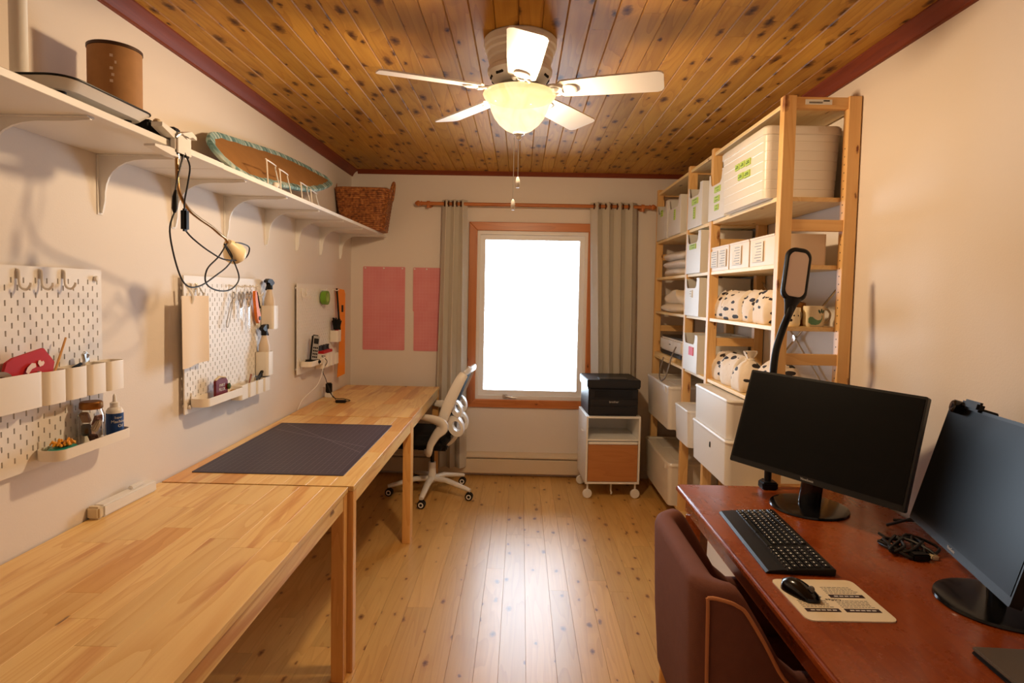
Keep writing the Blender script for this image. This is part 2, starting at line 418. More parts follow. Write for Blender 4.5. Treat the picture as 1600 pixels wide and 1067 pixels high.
def bowlmat():
    t = NT('lit_frosted_glass'); t.t.nodes.remove(t.b); out = t.t.nodes['Material Output']
    tc = t.n('ShaderNodeTexCoord'); nz = t.n('ShaderNodeTexNoise', i_Scale=9.0, i_Detail=4.0, i_Distortion=2.0); t.l(tc.outputs['Object'], nz.inputs['Vector'])
    em = t.n('ShaderNodeEmission'); t.l(t.mix(t.ramp(nz.outputs[0], [(.35, 0.0), (.65, 1.0)]), (1, .62, .24, 1), (1, .72, .36, 1)), em.inputs[0]); em.inputs[1].default_value = BOWL_E
    tl = t.n('ShaderNodeBsdfTranslucent'); tl.inputs[0].default_value = (.0014, .0012, .0009, 1)
    tr = t.n('ShaderNodeBsdfTransparent'); tr.inputs[0].default_value = (1, .95, .88, 1)
    m1 = t.n('ShaderNodeMixShader'); m1.inputs[0].default_value = .25; t.l(tl.outputs[0], m1.inputs[1]); t.l(tr.outputs[0], m1.inputs[2])
    gl = t.n('ShaderNodeBsdfGlossy'); gl.inputs[1].default_value = .25
    m2 = t.n('ShaderNodeMixShader'); m2.inputs[0].default_value = .05; t.l(m1.outputs[0], m2.inputs[1]); t.l(gl.outputs[0], m2.inputs[2])
    ad = t.n('ShaderNodeAddShader'); t.l(m2.outputs[0], ad.inputs[0]); t.l(em.outputs[0], ad.inputs[1]); t.l(ad.outputs[0], out.inputs[0])
    return t.m
b = B(); b.lathe([(.136, -.198), (.138, -.203), (.134, -.212), (.121, -.224), (.113, -.24), (.106, -.262), (.094, -.287), (.076, -.31), (.052, -.33), (.028, -.341), (.008, -.344)], n=48, caps=False)
b.build('light_bowl', bowlmat(), fan)
b = B(); b.lathe([(.02, -.196), (.123, -.196), (.126, -.199), (.126, -.215), (.123, -.215), (.123, -.2), (.02, -.199)], n=48); b.build('added_light_shield', mat('dark_light_shield', (.0008, .0007, .0005, 1), 1, spec=0), fan)  # added shield inside the bowl, keeps direct bulb light off ceiling and blades
b = B(); b.lathe([(.002, -.34), (.022, -.343), (.022, -.349), (.010, -.354), (.012, -.36), (.008, -.368), (.001, -.371)], n=20); b.build('finial', FANW, fan)
for dx, dy, zt, zb, nm in ((.0, -.004, -.36, -.511, 'a'), (-.017, .006, -.36, -.594, 'b')):
    b = B(); b.cyl((dx, dy, zt), (dx, dy, zb), .0013, n=6); ch = b.build('pull_chain', STEEL, fan)
    b = B(); b.lathe([(.001, zb+.003), (.005, zb), (.0075, zb-.01), (.0085, zb-.034), (.006, zb-.038), (.001, zb-.039)], (dx, dy, 0), 14); b.build('pull_knob', WHITE, ch)
l = bpy.data.lights.new('bulb', 'POINT'); l.energy = LAMP_W; l.color = (1, .75, .48); l.shadow_soft_size = .06
lo = bpy.data.objects.new('bulb', l); COL.objects.link(lo); lo.location = (FX, FY, H-.247)

# ------------------------------------------------------------ curtain rod and curtains
RZ, RY = 2.153, -.09
rod = thing('curtain_rod', 'orange wooden curtain rod with turned finials above the window', 'curtain rod', (.57, RY, RZ))
b = B(); b.cyl((.0, 0, 0), (1.77, 0, 0), .0135, n=16); b.build('rod', TRIMX, rod)
for x, s in ((0, -1), (1.77, 1)):
    b = B(); b.lathe([(.001, s*.052), (.008, s*.048), (.019, s*.034), (.022, s*.022), (.014, s*.010), (.012, s*.006), (.019, s*.002), (.019, -s*.004), (.001, -s*.005)], (x, 0, 0), 18, 'x'); b.build('finial', TRIMX, rod)
    b = B(); xx = x-s*.055
    b.lathe([(.001, .088), (.024, .088), (.024, .08), (.012, .074), (.010, .02), (.001, .018)], (xx, 0, 0), 16, 'y'); b.tube([(xx, .0, 0), (xx, 0, -.035)], [.017, .012], 12); b.lathe([(.02, -.012), (.02, .012)], (xx, 0, 0), 18, 'x')
    b.build('bracket', TRIMX, rod)
FAB = mat('curtain_fabric', srgb(200, 192, 178), .7, bump=.1, bscale=500)
BRONZE = mat('bronze_grommet', srgb(92, 60, 40), .35, .9)
def curtain(label, top, bot, zb, folds, ph, amp0, amp1, seed):
    rnd = random.Random(seed); t0 = thing('curtain', label, 'curtain', ((top[0]+top[1])/2, RY, zb)); ox = (top[0]+top[1])/2
    jit = [rnd.uniform(-.35, .35) for _ in range(8)]
    def f(u, v):
        z = zb + (2.184-zb)*v; k = v**.8
        x = (bot[0]+(bot[1]-bot[0])*u)*(1-k) + (top[0]+(top[1]-top[0])*u)*k
        a = amp1+(amp0-amp1)*v
        th = 2*PI*folds*u+ph+jit[int(u*6.99)]*0 + .5*sin(3*v+6*u+seed)*(1-v)
        y = a*sin(th)+.010*sin(th*2.3+4*v)*(1-v)
        return (x-ox+.012*sin(2*th)*(1), y, z-zb)
    b = B(); b.grid(f, 96, 26); b.build('drape', FAB, t0, ang=80, solid=.003)
    for k in range(int(folds*2)):
        u = (k*PI-ph)/(2*PI*folds)
        if 0.02 < u < .98:
            x = top[0]+(top[1]-top[0])*u-ox
            b = B(); b.tube([(x+.003*sin(0), .019*cos(2*PI*j/20), RZ-zb+.019*sin(2*PI*j/20)) for j in range(20)], .0055, 8, closed=True)
            b.build('grommet', BRONZE, t0)
curtain('grey beige curtain bunched left of the window beside the pink sheets', (.727, .916), (.678, .938), .082, 3.0, .6, .03, .036, 3)
curtain('grey beige curtain hanging right of the window behind the printer', (1.88, 2.236), (1.95, 2.275), .082, 4.0, 1.1, .036, .04, 8)

# ------------------------------------------------------------ baseboard heater
ht = thing('baseboard_heater', 'long cream metal baseboard heater under the window', 'heater', (.12, 0, 0))
HTM = mat('cream_metal', srgb(222, 204, 178), .45)
b = B(); b.prism([(-.001, .03), (-.058, .03), (-.062, .036), (-.062, .142), (-.056, .146), (-.03, .146), (-.03, .151), (-.001, .151)], 0, 2.2, lambda p, h: (h, p[0], p[1])); b.build('front_panel', HTM, ht, smooth=False)
b = B(); b.prism([(-.001, .16), (-.05, .160), (-.062, .157), (-.062, .168), (-.03, .188), (-.001, .192)], 0, 2.2, lambda p, h: (h, p[0], p[1])); b.build('top_deflector', HTM, ht, smooth=False)
b = B(); b.box(0, 2.2, -.028, -.001, .15, .161); b.build('slot', mat('heater_slot', srgb(80, 56, 40), .8), ht, smooth=False)
for x in (-.012, 2.2):
    b = B(); b.box(x, x+.012, -.064, -.001, 0, .194, .003); b.build('end_cap', HTM, ht)

# ------------------------------------------------------------ pink sheets on the window wall
def pinkmat():
    t = NT('pink_grid_sheet'); tc = t.n('ShaderNodeTexCoord'); sp = t.n('ShaderNodeSeparateXYZ'); t.l(tc.outputs['Object'], sp.inputs[0])
    ls = []
    for i in (0, 2):
        fr = t.math('FRACT', t.math('DIVIDE', sp.outputs[i], .0254)); ls.append(t.math('LESS_THAN', fr, .07))
    nz = t.n('ShaderNodeTexNoise', i_Scale=6.0, i_Detail=4.0); t.l(tc.outputs['Object'], nz.inputs['Vector'])
    base = t.mix(t.ramp(nz.outputs[0], [(.35, 0.0), (.7, 1.0)]), srgb(224, 136, 142), srgb(230, 150, 154))
    t.l(t.mix(t.math('MULTIPLY', t.math('MAXIMUM', ls[0], ls[1]), .22), base, srgb(240, 200, 196)), t.b.inputs['Base Color']); t.b.inputs['Roughness'].default_value = .6
    return t.m
PINK = pinkmat()
for x0, x1, z0, z1, lab, nclip, yy in ((.097, .433, .995, 1.660, 'large pink gridded sheet on the window wall left of the others', 3, 0),
        (.498, .715, 1.308, 1.658, 'upper pink sheet on the window wall half behind the left curtain', 2, -.004),
        (.505, .715, .993, 1.330, 'lower pink sheet on the window wall half behind the left curtain', 0, 0)):
    s = thing('pink_sheet', lab, 'sheet', (x0, -.001+yy, z0), 0, 'pink sheets')
    b = B(); b.prism(rrect(x1-x0, z1-z0, .008, 3, (x1-x0)/2, (z1-z0)/2), 0, -.003, lambda p, h: (p[0], h, p[1])); b.build('sheet', PINK, s, smooth=False)
    for k in range(nclip):
        xx = (x1-x0)*(.06+.44*k)
        b = B(); b.cyl((xx, -.003, z1-z0-.012), (xx, -.012, z1-z0-.012), .005, .003, 10); b.cyl((xx, -.012, z1-z0-.012), (xx, -.016, z1-z0-.012), .004, .006, 10); b.build('push_pin', WHITE, s)

# ------------------------------------------------------------ three pine tables along the left wall
def table(label, x0, x1, y0, y1, legs=((1, 1), (1, 0), (0, 0), (0, 1))):
    t = thing('pine_table', label, 'table', (x0, y0, 0), 0, 'pine tables along the left wall'); w, L = x1-x0, y1-y0; zt = .73
    n = 8; sw = w/n
    for i in range(n):
        y = 0; first = True
        while y < L-1e-6:
            seg = random.uniform(.25, .8) if not first else random.uniform(.15, .7)
            first = False
            y2 = min(y+seg, L)
            if L-y2 < .12: y2 = L
            b = B(); b.box(i*sw+.0001, (i+1)*sw-.0001, y+.0001, y2-.0001, zt-.019, zt, .0005, 1); b.build('plank', TABLE, t, smooth=False)
            y = y2
    for ap in ((w-.024, w-.004, .04, L-.04), (.004, .024, .04, L-.04)):
        b = B(); b.box(ap[0], ap[1], ap[2], ap[3], zt-.075, zt-.0195, .001, 1); b.build('apron', TABLE, t, smooth=False)
    for ya in (.004, L-.024):
        b = B(); b.box(.04, w-.04, ya, ya+.02, zt-.075, zt-.0195, .001, 1); b.build('apron', RUNGW, t, smooth=False)
    for (i, j) in legs:
        xx = w-.048 if i else .002; yy = L-.048 if j else .002
        b = B(); b.box(xx, xx+.046, yy, yy+.046, 0, zt-.0195, .003, 2); b.build('leg', LEGW, t)
    return t
table('pine table nearest the camera with the white power bar on it', .006, .723, -3.78, -2.578)
table('middle pine table with the dark cutting mat on it', .010, .741, -2.566, -1.318)
table('far pine table in the corner below the pink sheets', .010, .737, -1.306, -.14)
# cutting mat
def cutmat():
    t = NT('cutting_mat'); tc = t.n('ShaderNodeTexCoord'); sp = t.n('ShaderNodeSeparateXYZ'); t.l(tc.outputs['Object'], sp.inputs[0])
    X, Y = sp.outputs[0], sp.outputs[1]
    def lines(v, per, wd): return t.math('LESS_THAN', t.math('ABSOLUTE', t.math('SUBTRACT', t.math('FRACT', t.math('ADD', t.math('DIVIDE', v, per), .5)), .5)), wd/per/2)
    a = t.math('MAXIMUM', lines(X, .0254, .0011), lines(Y, .0254, .0011))
    fine = t.math('MAXIMUM', lines(X, .0127, .0006), lines(Y, .0127, .0006))
    inside = t.math('MULTIPLY', t.math('MULTIPLY', t.math('GREATER_THAN', X, .024), t.math('LESS_THAN', X, .586)), t.math('MULTIPLY', t.math('GREATER_THAN', Y, .024), t.math('LESS_THAN', Y, .89)))
    d1 = t.math('LESS_THAN', t.math('ABSOLUTE', t.math('SUBTRACT', t.math('ADD', Y, t.math('MULTIPLY', X, 1.0)), .93)), .0016)
    d2 = t.math('LESS_THAN', t.math('ABSOLUTE', t.math('SUBTRACT', t.math('ADD', Y, t.math('MULTIPLY', X, .58)), .78)), .0016)
    g = t.math('MAXIMUM', t.math('MULTIPLY', a, .42), t.math('MULTIPLY', fine, .12))
    g = t.math('MULTIPLY', t.math('MAXIMUM', g, t.math('MULTIPLY', t.math('MAXIMUM', d1, d2), .5)), inside)
    t.l(t.mix(g, srgb(58, 52, 66), srgb(190, 182, 190)), t.b.inputs['Base Color']); t.b.inputs['Roughness'].default_value = .5
    return t.m
b = B(); b.prism(rrect(.61, .914, .006, 3, .305, .457), 0, .003)
tag(b.build('cutting_mat', cutmat(), loc=(.056, -2.446, .73), smooth=False), 'dark gridded cutting mat on the middle pine table', 'cutting mat')
# power bar lying by the wall
pb = thing('power_bar', 'white power bar along the wall on the nearest pine table', 'power bar', (.028, -2.80, .73), math.radians(-2))
b = B(); b.box(-.02, .02, -.13, .135, 0, .04, .005); b.build('body', WHITE, pb)
b = B(); b.box(-.021, .021, -.155, -.131, 0, .041, .006); b.build('end_cap', mat('cream_plastic', srgb(222, 204, 170), .45), pb)
b = B(); b.box(-.008, .008, .02, .085, .04, .052, .003); b.build('slide_cover', WHITE, pb)

# ------------------------------------------------------------ white wall shelf
SZ = 1.905
ws = thing('wall_shelf', 'long white wall shelf on brackets above the pegboards', 'shelf', (0, -4.0, SZ-.019))
for y0, y1, dx in ((-4.0, -2.672, .306), (-2.668, -1.372, .300), (-1.368, -.085, .298)):
    b = B(); b.box(.0005, dx, y0+4, y1+4, 0, .019, .0015, 1); b.build('board', SHELFWHITE, ws)
BRK = mat('bracket_enamel', srgb(240, 236, 230), .4)
brm = None
for y in (-3.72, -3.30, -2.87, -2.46, -2.05, -1.61, -1.18, -.75, -.31):
    if brm is None:
        b = B(); n = 8
        outer = [(.0005, -.001), (.285, -.001), (.285, -.008)]
        arc = [(.045+.19*(1-sin(PI/2*k/n))**1.3, -.012-.10*(1-cos(PI/2*k/n))**1.3) for k in range(n+1)]
        outer += [(.24, -.012)] + [(.020+.13*(1-k/n)**2.2, -.013-.135*(k/n)**1.8) for k in range(n+1)] + [(.012, -.185), (.0005, -.185)]
        b.prism(outer, -.0035, .0035, lambda p, h: (p[0], h, p[1]))
        b.box(.0005, .285, -.012, .012, -.004, -.0005); b.box(.0005, .004, -.012, .012, -.19, -.001)
        brm = b.mesh('bracket', False); brm.materials.append(BRK)
    o = bpy.data.objects.new('bracket', brm); COL.objects.link(o); o.parent = ws; o.location = (0, y+4, 0)
# kraft drum
kd = thing('cardboard_drum', 'brown cardboard drum with metal rim on the wall shelf', 'drum', (.135, -2.985, SZ))
b = B(); b.lathe([(.001, 0), (.070, 0), (.070, .262), (.067, .262), (.067, .01), (.001, .01)], n=40); b.build('body', KRAFT, kd, ang=30)
b = B(); b.lathe([(.0695, .257), (.072, .258), (.072, .266), (.069, .268), (.066, .262)], n=40, caps=False); b.build('rim', mat('drum_rim', srgb(70, 48, 34), .5, .4), kd)
b = B()
for k in range(5): b.box(.0698, .0704, -.006+.004*k*(k % 2), .002+.003*k*(k % 2), .15+.018*k, .158+.018*k)
b.rotz(math.radians(-62)); b.build('scuff_mark', mat('scuff', srgb(226, 208, 190), .8), kd)
# low white tray with black rim
tr = thing('serving_tray', 'white tray with thin black rim on short feet at the shelf front', 'tray', (.17, -3.245, SZ))
b = B(); ol = rrect(.29, .345, .05, 6)
b.loft([[(p[0]*.86, p[1]*.88, .02) for p in ol], [(p[0], p[1], .042) for p in ol], [(p[0]*.985, p[1]*.985, .042) for p in ol], [(p[0]*.85, p[1]*.87, .024) for p in ol]]); b.build('dish', WHITE, tr)
b = B(); b.tube([(p[0], p[1], .0435) for p in ol], .0028, 6, closed=True); b.build('rim', BLACK, tr)
for sx in (-1, 1):
    for sy in (-1, 1):
        b = B(); b.cyl((sx*.09, sy*.12, 0), (sx*.09, sy*.12, .021), .01, .012, 12); b.build('foot', BLACK, tr)
# white tube standing behind the tray
b = B(); b.lathe([(.001, 0), (.004, .0), (.005, .012), (.016, .02), (.0185, .03), (.0185, .36), (.015, .364), (.001, .364)], (0, 0, 0), 20)
tag(b.build('rolled_tube', PAPER, loc=(.137, -3.335, SZ+.0245)), 'tall white tube standing upright in the black rimmed tray', 'tube')
# small black pouch behind the clip lamp
bp_ = thing('black_case', 'small black case on the shelf behind the clip lamp', 'case', (.252, -2.98, SZ), .04)
b = B(); b.box(-.03, .03, -.08, .085, 0, .046, .01, 3); b.build('case_body', BLACKF, bp_)
b = B(); b.box(.0, .03, .05, .086, .044, .058, .004); b.build('buckle', BLACK, bp_)
b = B(); b.lathe([(.001, .044), (.01, .045), (.011, .058), (.006, .063), (.001, .064)], (.01, -.01, 0), 14); b.build('knob', mat('cream_plastic', srgb(222, 204, 170), .45), bp_)
# clip lamp with gooseneck
LCX, LCY = .306, -2.985
cl = thing('clip_lamp', 'clip lamp with bent metal gooseneck clamped to the wall shelf edge', 'lamp', (LCX, LCY, SZ))
b = B()
b.prism([(-.085, .022), (-.03, .004), (.02, .006), (.075, .03), (.098, .026), (.098, .036), (.07, .046), (.0, .022), (-.085, .034)], -.012, .02, lambda p, h: (h, p[0], p[1]))
b.build('upper_jaw', WHITE, cl, smooth=False)
b = B(); b.prism([(-.12, -.036), (-.05, -.028), (.04, -.03), (.06, -.024), (.068, -.03), (.045, -.046), (-.04, -.05), (-.12, -.042)], -.012, .02, lambda p, h: (h, p[0], p[1])); b.build('lower_jaw', WHITE, cl, smooth=False)
b = B(); b.box(.002, .026, -.022, .06, -.042, .024, .006); b.build('clamp_body', WHITE, cl)
b = B(); b.tube(smoothpath([(.022, -.02, .008), (.026, .0, .022), (.024, .03, .014), (.02, .046, .018)], 5), .003, 6); b.build('spring', STEEL, cl)
def cp_(u): return (u[0]-LCX, u[1]-LCY, u[2]-SZ)
neck = smoothpath([cp_(p) for p in ((.318, -2.985, 1.868), (.322, -2.99, 1.80), (.325, -2.985, 1.752), (.325, -2.94, 1.712), (.322, -2.87, 1.69), (.32, -2.79, 1.672), (.32, -2.73, 1.652), (.318, -2.69, 1.642), (.316, -2.668, 1.625))], 6)
b = B(); b.tube(neck, .0052, 10); b.build('gooseneck', mat('gooseneck_brass', srgb(176, 140, 96), .28, 1), cl)
b = B(); b.cyl(cp_((.318, -2.985, 1.875)), cp_((.319, -2.986, 1.853)), .0085, n=14); b.build('collar', CHROME, cl)
hd = Vector((.05, .80, -.60)).normalized()
c0 = Vector(cp_((.316, -2.668, 1.628)))
b = B(); b.lathe([(.001, -.004), (.014, -.002), (.021, .008), (.030, .028), (.039, .050), (.040, .062), (.034, .076), (.020, .082), (.001, .083)], n=26)
b.xf(Matrix.Translation(c0) @ Vector((0, 0, 1)).rotation_difference(hd).to_matrix().to_4x4())
b.build('lamp_head', mat('cream_enamel', srgb(252, 232, 190), .4), cl)
cord = smoothpath([cp_(p) for p in ((.33, -2.965, 1.875), (.335, -2.945, 1.84), (.335, -2.955, 1.79), (.335, -2.975, 1.73), (.335, -2.975, 1.70))], 5)
b = B(); b.tube(cord, .0026, 7)
b.tube(smoothpath([cp_(p) for p in ((.335, -2.978, 1.645), (.335, -2.93, 1.62), (.335, -2.83, 1.587), (.335, -2.72, 1.566), (.335, -2.58, 1.578), (.335, -2.54, 1.62), (.335, -2.60, 1.632), (.335, -2.655, 1.63))], 6), .0026, 7)
b.tube(smoothpath([cp_(p) for p in ((.33, -2.97, 1.868), (.33, -3.0, 1.80), (.33, -3.015, 1.75))], 5), .0026, 7)
b.tube(smoothpath([cp_(p) for p in ((.33, -3.02, 1.69), (.33, -3.045, 1.63), (.33, -3.01, 1.53), (.33, -2.96, 1.475), (.33, -2.88, 1.474), (.33, -2.78, 1.51), (.33, -2.70, 1.545), (.33, -2.665, 1.58), (.33, -2.72, 1.62), (.33, -2.70, 1.60), (.33, -2.64, 1.55), (.33, -2.615, 1.50), (.33, -2.68, 1.463), (.33, -2.78, 1.461), (.33, -2.845, 1.485), (.33, -2.835, 1.53), (.33, -2.76, 1.575), (.33, -2.705, 1.622))], 6), .0026, 7)
b.build('power_cord', CABLE, cl)
b = B(); b.box(-.009, .009, -.013, .013, -.034, .034, .006); b.build('inline_switch', BLACK, cl, loc=cp_((.336, -2.976, 1.672)))
b = B(); b.tube([cp_((.33, -3.012, 1.755)), cp_((.33, -3.016, 1.735)), cp_((.33, -3.02, 1.70)), cp_((.33, -3.02, 1.688))], [.004, .008, .008, .004], 10); b.build('cord_connector', BLACK, cl)
# ironing board leaning on the wall, underside out
A0, A1 = Vector((.13, -2.37, 2.012)), Vector((.12, -.93, 2.165)); L_ = (A1-A0).length
ex = (A1-A0).normalized(); ey = Vector((-.19, 0, .22)); ey = (ey-ex*ey.dot(ex)).normalized(); ez = ex.cross(ey)
if ez.x < 0: ez = -ez
Mi = Matrix((ex, ey, ez)).transposed().to_4x4()
def hw(s):
    t = s/L_
    if t < .14: return .132*math.sqrt(max(0, 1-((.14-t)/.14)**2))
    if t < .5: return .132
    return .132*(1-((t-.5)/.5)**1.7*.80)
ss = [L_*(1-cos(PI*k/26))/2 for k in range(27)]
outl = [(s, -hw(s)) for s in ss] + [(s, hw(s)) for s in reversed(ss) if hw(s) > 1e-4]
ib = thing('ironing_board', 'oval ironing board with teal cover edge leaning on the wall shelf', 'ironing board', A0)
def ibpart(bb, nm, m):
    o = bb.build(nm, m, ib, ang=50); o.matrix_local = Mi; return o
b = B(); b.prism(outl, -.012, .0); ibpart(b, 'board', mat('hardboard', srgb(164, 118, 66), .7, var=.15, vscale=12))
def tealmat():
    t = NT('teal_cover'); tc = t.n('ShaderNodeTexCoord'); wv = t.n('ShaderNodeTexNoise', i_Scale=1.0, i_Detail=2.0); mp = t.n('ShaderNodeMapping'); mp.inputs['Scale'].default_value = (45, 6, 6)
    t.l(tc.outputs['Object'], mp.inputs[0]); t.l(mp.outputs[0], wv.inputs['Vector'])
    t.l(t.ramp(wv.outputs[0], [(.38, srgb(84, 124, 128)), (.5, srgb(136, 174, 174)), (.62, srgb(196, 214, 210))]), t.b.inputs['Base Color']); t.b.inputs['Roughness'].default_value = .8
    t.bump(wv.outputs[0], .4, .006); return t.m
cm = Vector((L_*.47, 0))
b = B()
rings = []
N = len(outl)
for i in range(N):
    p = Vector(outl[i]); a = Vector(outl[i-1]); c = Vector(outl[(i+1) % N]); tg = (c-a).normalized(); nr = Vector((tg.y, -tg.x))
    if nr.dot(p-cm) < 0: nr = -nr
    wdt = .026 if i % 2 else .032
    rings.append([Vector((p.x-nr.x*wdt, p.y-nr.y*wdt, .0005)), Vector((p.x-nr.x*wdt*.6, p.y-nr.y*wdt*.6, .005)), Vector((p.x, p.y, .006)), Vector((p.x+nr.x*.006, p.y+nr.y*.006, -.004)), Vector((p.x, p.y, -.017)), Vector((p.x-nr.x*.02, p.y-nr.y*.02, -.0165))])
b.loft(rings, closed=True, wrap=True); ibpart(b, 'cover_hem', tealmat())
# white wire lid rack
WR = mat('white_wire', srgb(236, 230, 222), .4)
wr = thing('wire_rack', 'small white wire lid rack on the wall shelf in front of the ironing board', 'rack', (.245, -1.83, SZ))
b = B()
b.tube([(-.02, -.42, .005), (.035, -.42, .005), (.035, .42, .005), (-.02, .42, .005)], .0032, 7, closed=True); b.build('base_wire', WR, wr)
for k, y in enumerate((-.40, -.26, .0, .14)):
    h = .115 - .012*k
    b = B(); b.tube(smoothpath([(.03, y, .005), (.02, y+.01, h-.012), (.012, y+.022, h), (.0, y+.15, h), (-.008, y+.17, h-.012), (-.01, y+.24, .005)], 4), .003, 7); b.build('loop', WR, wr)
b = B(); b.ball((.036, -.335, .014), .014, 14, 8); b.build('knob', WR, wr)
# wicker basket
def basketmat():
    t = NT('wicker'); tc = t.n('ShaderNodeTexCoord'); nz = t.n('ShaderNodeTexNoise', i_Scale=55.0, i_Detail=3.0); t.l(tc.outputs['Object'], nz.inputs['Vector'])
    t.l(t.ramp(nz.outputs[0], [(.3, srgb(104, 56, 24)), (.5, srgb(156, 92, 42)), (.72, srgb(196, 132, 70))]), t.b.inputs['Base Color']); t.b.inputs['Roughness'].default_value = .6; t.bump(nz.outputs[0], .6, .004); return t.m
WICK = basketmat()
bk = thing('wicker_basket', 'brown wicker basket with two loop handles at the shelf end', 'basket', (.195, -.33, SZ), math.radians(3))
b = B(); rows = 22; Hb = .285
for r in range(rows):
    z = .006+Hb*r/rows; w_ = .30+.075*(r/rows); d_ = .24+.06*(r/rows); pts = []
    ol = rrect(w_, d_, .06, 9); nn = len(ol)
    for i, p in enumerate(ol):
        k = 1+.012*(1 if (i//2+r) % 2 else -1); pts.append((p[0]*k, p[1]*k, z+.004*sin(p[0]*9)*(r/rows)))
    b.tube(pts, .0078, 6, closed=True)
b.build('woven_body', WICK, bk)
b = B(); b.prism(rrect(.29, .23, .055, 6), 0, .008); b.build('base', WICK, bk)
b = B(); b.tube([(p[0], p[1], Hb+.004) for p in rrect(.378, .304, .062, 7)], .0105, 8, closed=True); b.build('rim', WICK, bk)
for s in (-1, 1):
    b = B(); b.tube([(s*(.188+.022*sin(PI*k/14)), -.06*cos(PI*k/14)*(1+.25*sin(PI*k/14)), Hb-.05+.125*sin(PI*k/14)) for k in range(15)], .010, 8); b.build('handle', WICK, bk)
# ------------------------------------------------------------ pegboards on the left wall
PEG = mat('pegboard_white', srgb(238, 232, 224), .45)
PX = .024      # front face of the panels
def pegboard(label, y0, y1, z0, z1, hooks, knobs=()):
    t = thing('pegboard', label, 'pegboard', (0, y0, z0), 0, 'pegboards on the left wall'); b = B(); bm = b.bm
    w, h = y1-y0, z1-z0; nc = int((w-.016)/.02); my = (w-nc*.02)/2; mz = .02; nr = int((h-2*mz)/.02)
    mz = (h-nr*.02)/2
    xb, xf = PX-.005, PX
    V = {}
    def v(x, y, z):
        k = (round(x, 5), round(y, 5), round(z, 5))
        if k not in V: V[k] = bm.verts.new(k)
        return V[k]
    def quad(a, c, d, e):
        try: bm.faces.new((v(*a), v(*c), v(*d), v(*e)))
        except ValueError: pass
    hw_, hh = .0025, .0075
    for i in range(nc):
        ya = my+.02*i; yb = ya+.02; ym = (ya+yb)/2
        for j in range(0, nr):
            za = mz+.02*j; zb = za+.02; zm = (za+zb)/2
            if (i+j) % 2 or j == nr-0:
                quad((xf, ya, za), (xf, yb, za), (xf, yb, zb), (xf, ya, zb)); continue
            o = [(ya, za), (yb, za), (yb, zb), (ya, zb)]; n = [(ym-hw_, zm-hh), (ym+hw_, zm-hh), (ym+hw_, zm+hh), (ym-hw_, zm+hh)]
            for k in range(4):
                k2 = (k+1) % 4
                quad((xf, *o[k]), (xf, *o[k2]), (xf, *n[k2]), (xf, *n[k]))
                quad((xf, *n[k]), (xf, *n[k2]), (xb, *n[k2]), (xb, *n[k]))
    # margins and edges
    def rect(y_a, y_b, z_a, z_b, x=xf): quad((x, y_a, z_a), (x, y_b, z_a), (x, y_b, z_b), (x, y_a, z_b))
    rect(0, my, 0, h); rect(w-my, w, 0, h); rect(my, w-my, 0, mz); rect(my, w-my, mz+nr*.02, h)
    b.poly([(xf, 0, 0), (xf, w, 0), (xf, w, h), (xf, 0, h), (xb, 0, 0), (xb, w, 0), (xb, w, h), (xb, 0, h)], [(0, 1, 5, 4), (1, 2, 6, 5), (2, 3, 7, 6), (3, 0, 4, 7)])
    me = bpy.data.meshes.new('panel'); bm.to_mesh(me); bm.free(); me.materials.append(PEG)
    o = bpy.data.objects.new('panel', me); COL.objects.link(o); o.parent = t
    for yy in (.03, w-.03):
        for zz in (.03, h-.03):
            b = B(); b.cyl((.0005, yy, zz), (xb, yy, zz), .008, n=10); b.build('spacer', PEG, t)
    for (y, z, kind) in hooks:
        y -= y0; z -= z0
        b = B()
        if kind == 'J': b.tube(smoothpath([(PX-.003, y, z), (PX+.006, y, z+.002), (PX+.007, y, z-.03), (PX+.012, y, z-.044), (PX+.026, y, z-.048), (PX+.036, y, z-.038), (PX+.038, y, z-.03)], 4), .0034, 8)
        else: b.tube(smoothpath([(PX-.003, y, z), (PX+.01, y, z+.001), (PX+.03, y, z-.004), (PX+.042, y, z+.006)], 4), .003, 8)
        b.box(PX, PX+.003, y-.0035, y+.0035, z-.02, z+.008, .001); b.build('hook', PEG, t)
    for (y, z) in knobs:
        b = B(); b.lathe([(.001, PX+.012), (.008, PX+.011), (.009, PX+.004), (.005, PX)], (0, y-y0, z-z0), 14, 'x'); b.build('knob', PEG, t)
    return t
pegboard('white pegboard nearest the camera with a red packet and jar below its hooks', -3.46, -2.90, .960, 1.518, [(-3.222, 1.503, 'J'), (-3.146, 1.504, 'J'), (-3.062, 1.506, 'J')], [(-2.93, 1.49)])
pegboard('wide white pegboard holding scissors and spray bottles above the cutting mat', -2.432, -1.668, .958, 1.515, [(-2.385, 1.478, 'J'), (-2.345, 1.478, 'J'), (-2.06, 1.478, 'L'), (-1.99, 1.478, 'L'), (-1.905, 1.478, 'L'), (-1.845, 1.478, 'L'), (-1.78, 1.478, 'J')], [(-2.405, .985)])
pegboard('far white pegboard with the phone and green tape beside the window wall', -1.22, -.46, .952, 1.503, [(-1.16, 1.468, 'J'), (-1.085, 1.468, 'J'), (-.80, 1.468, 'L'), (-.54, 1.468, 'L')])
PCR = mat('pegboard_cup_white', srgb(240, 230, 214), .4)
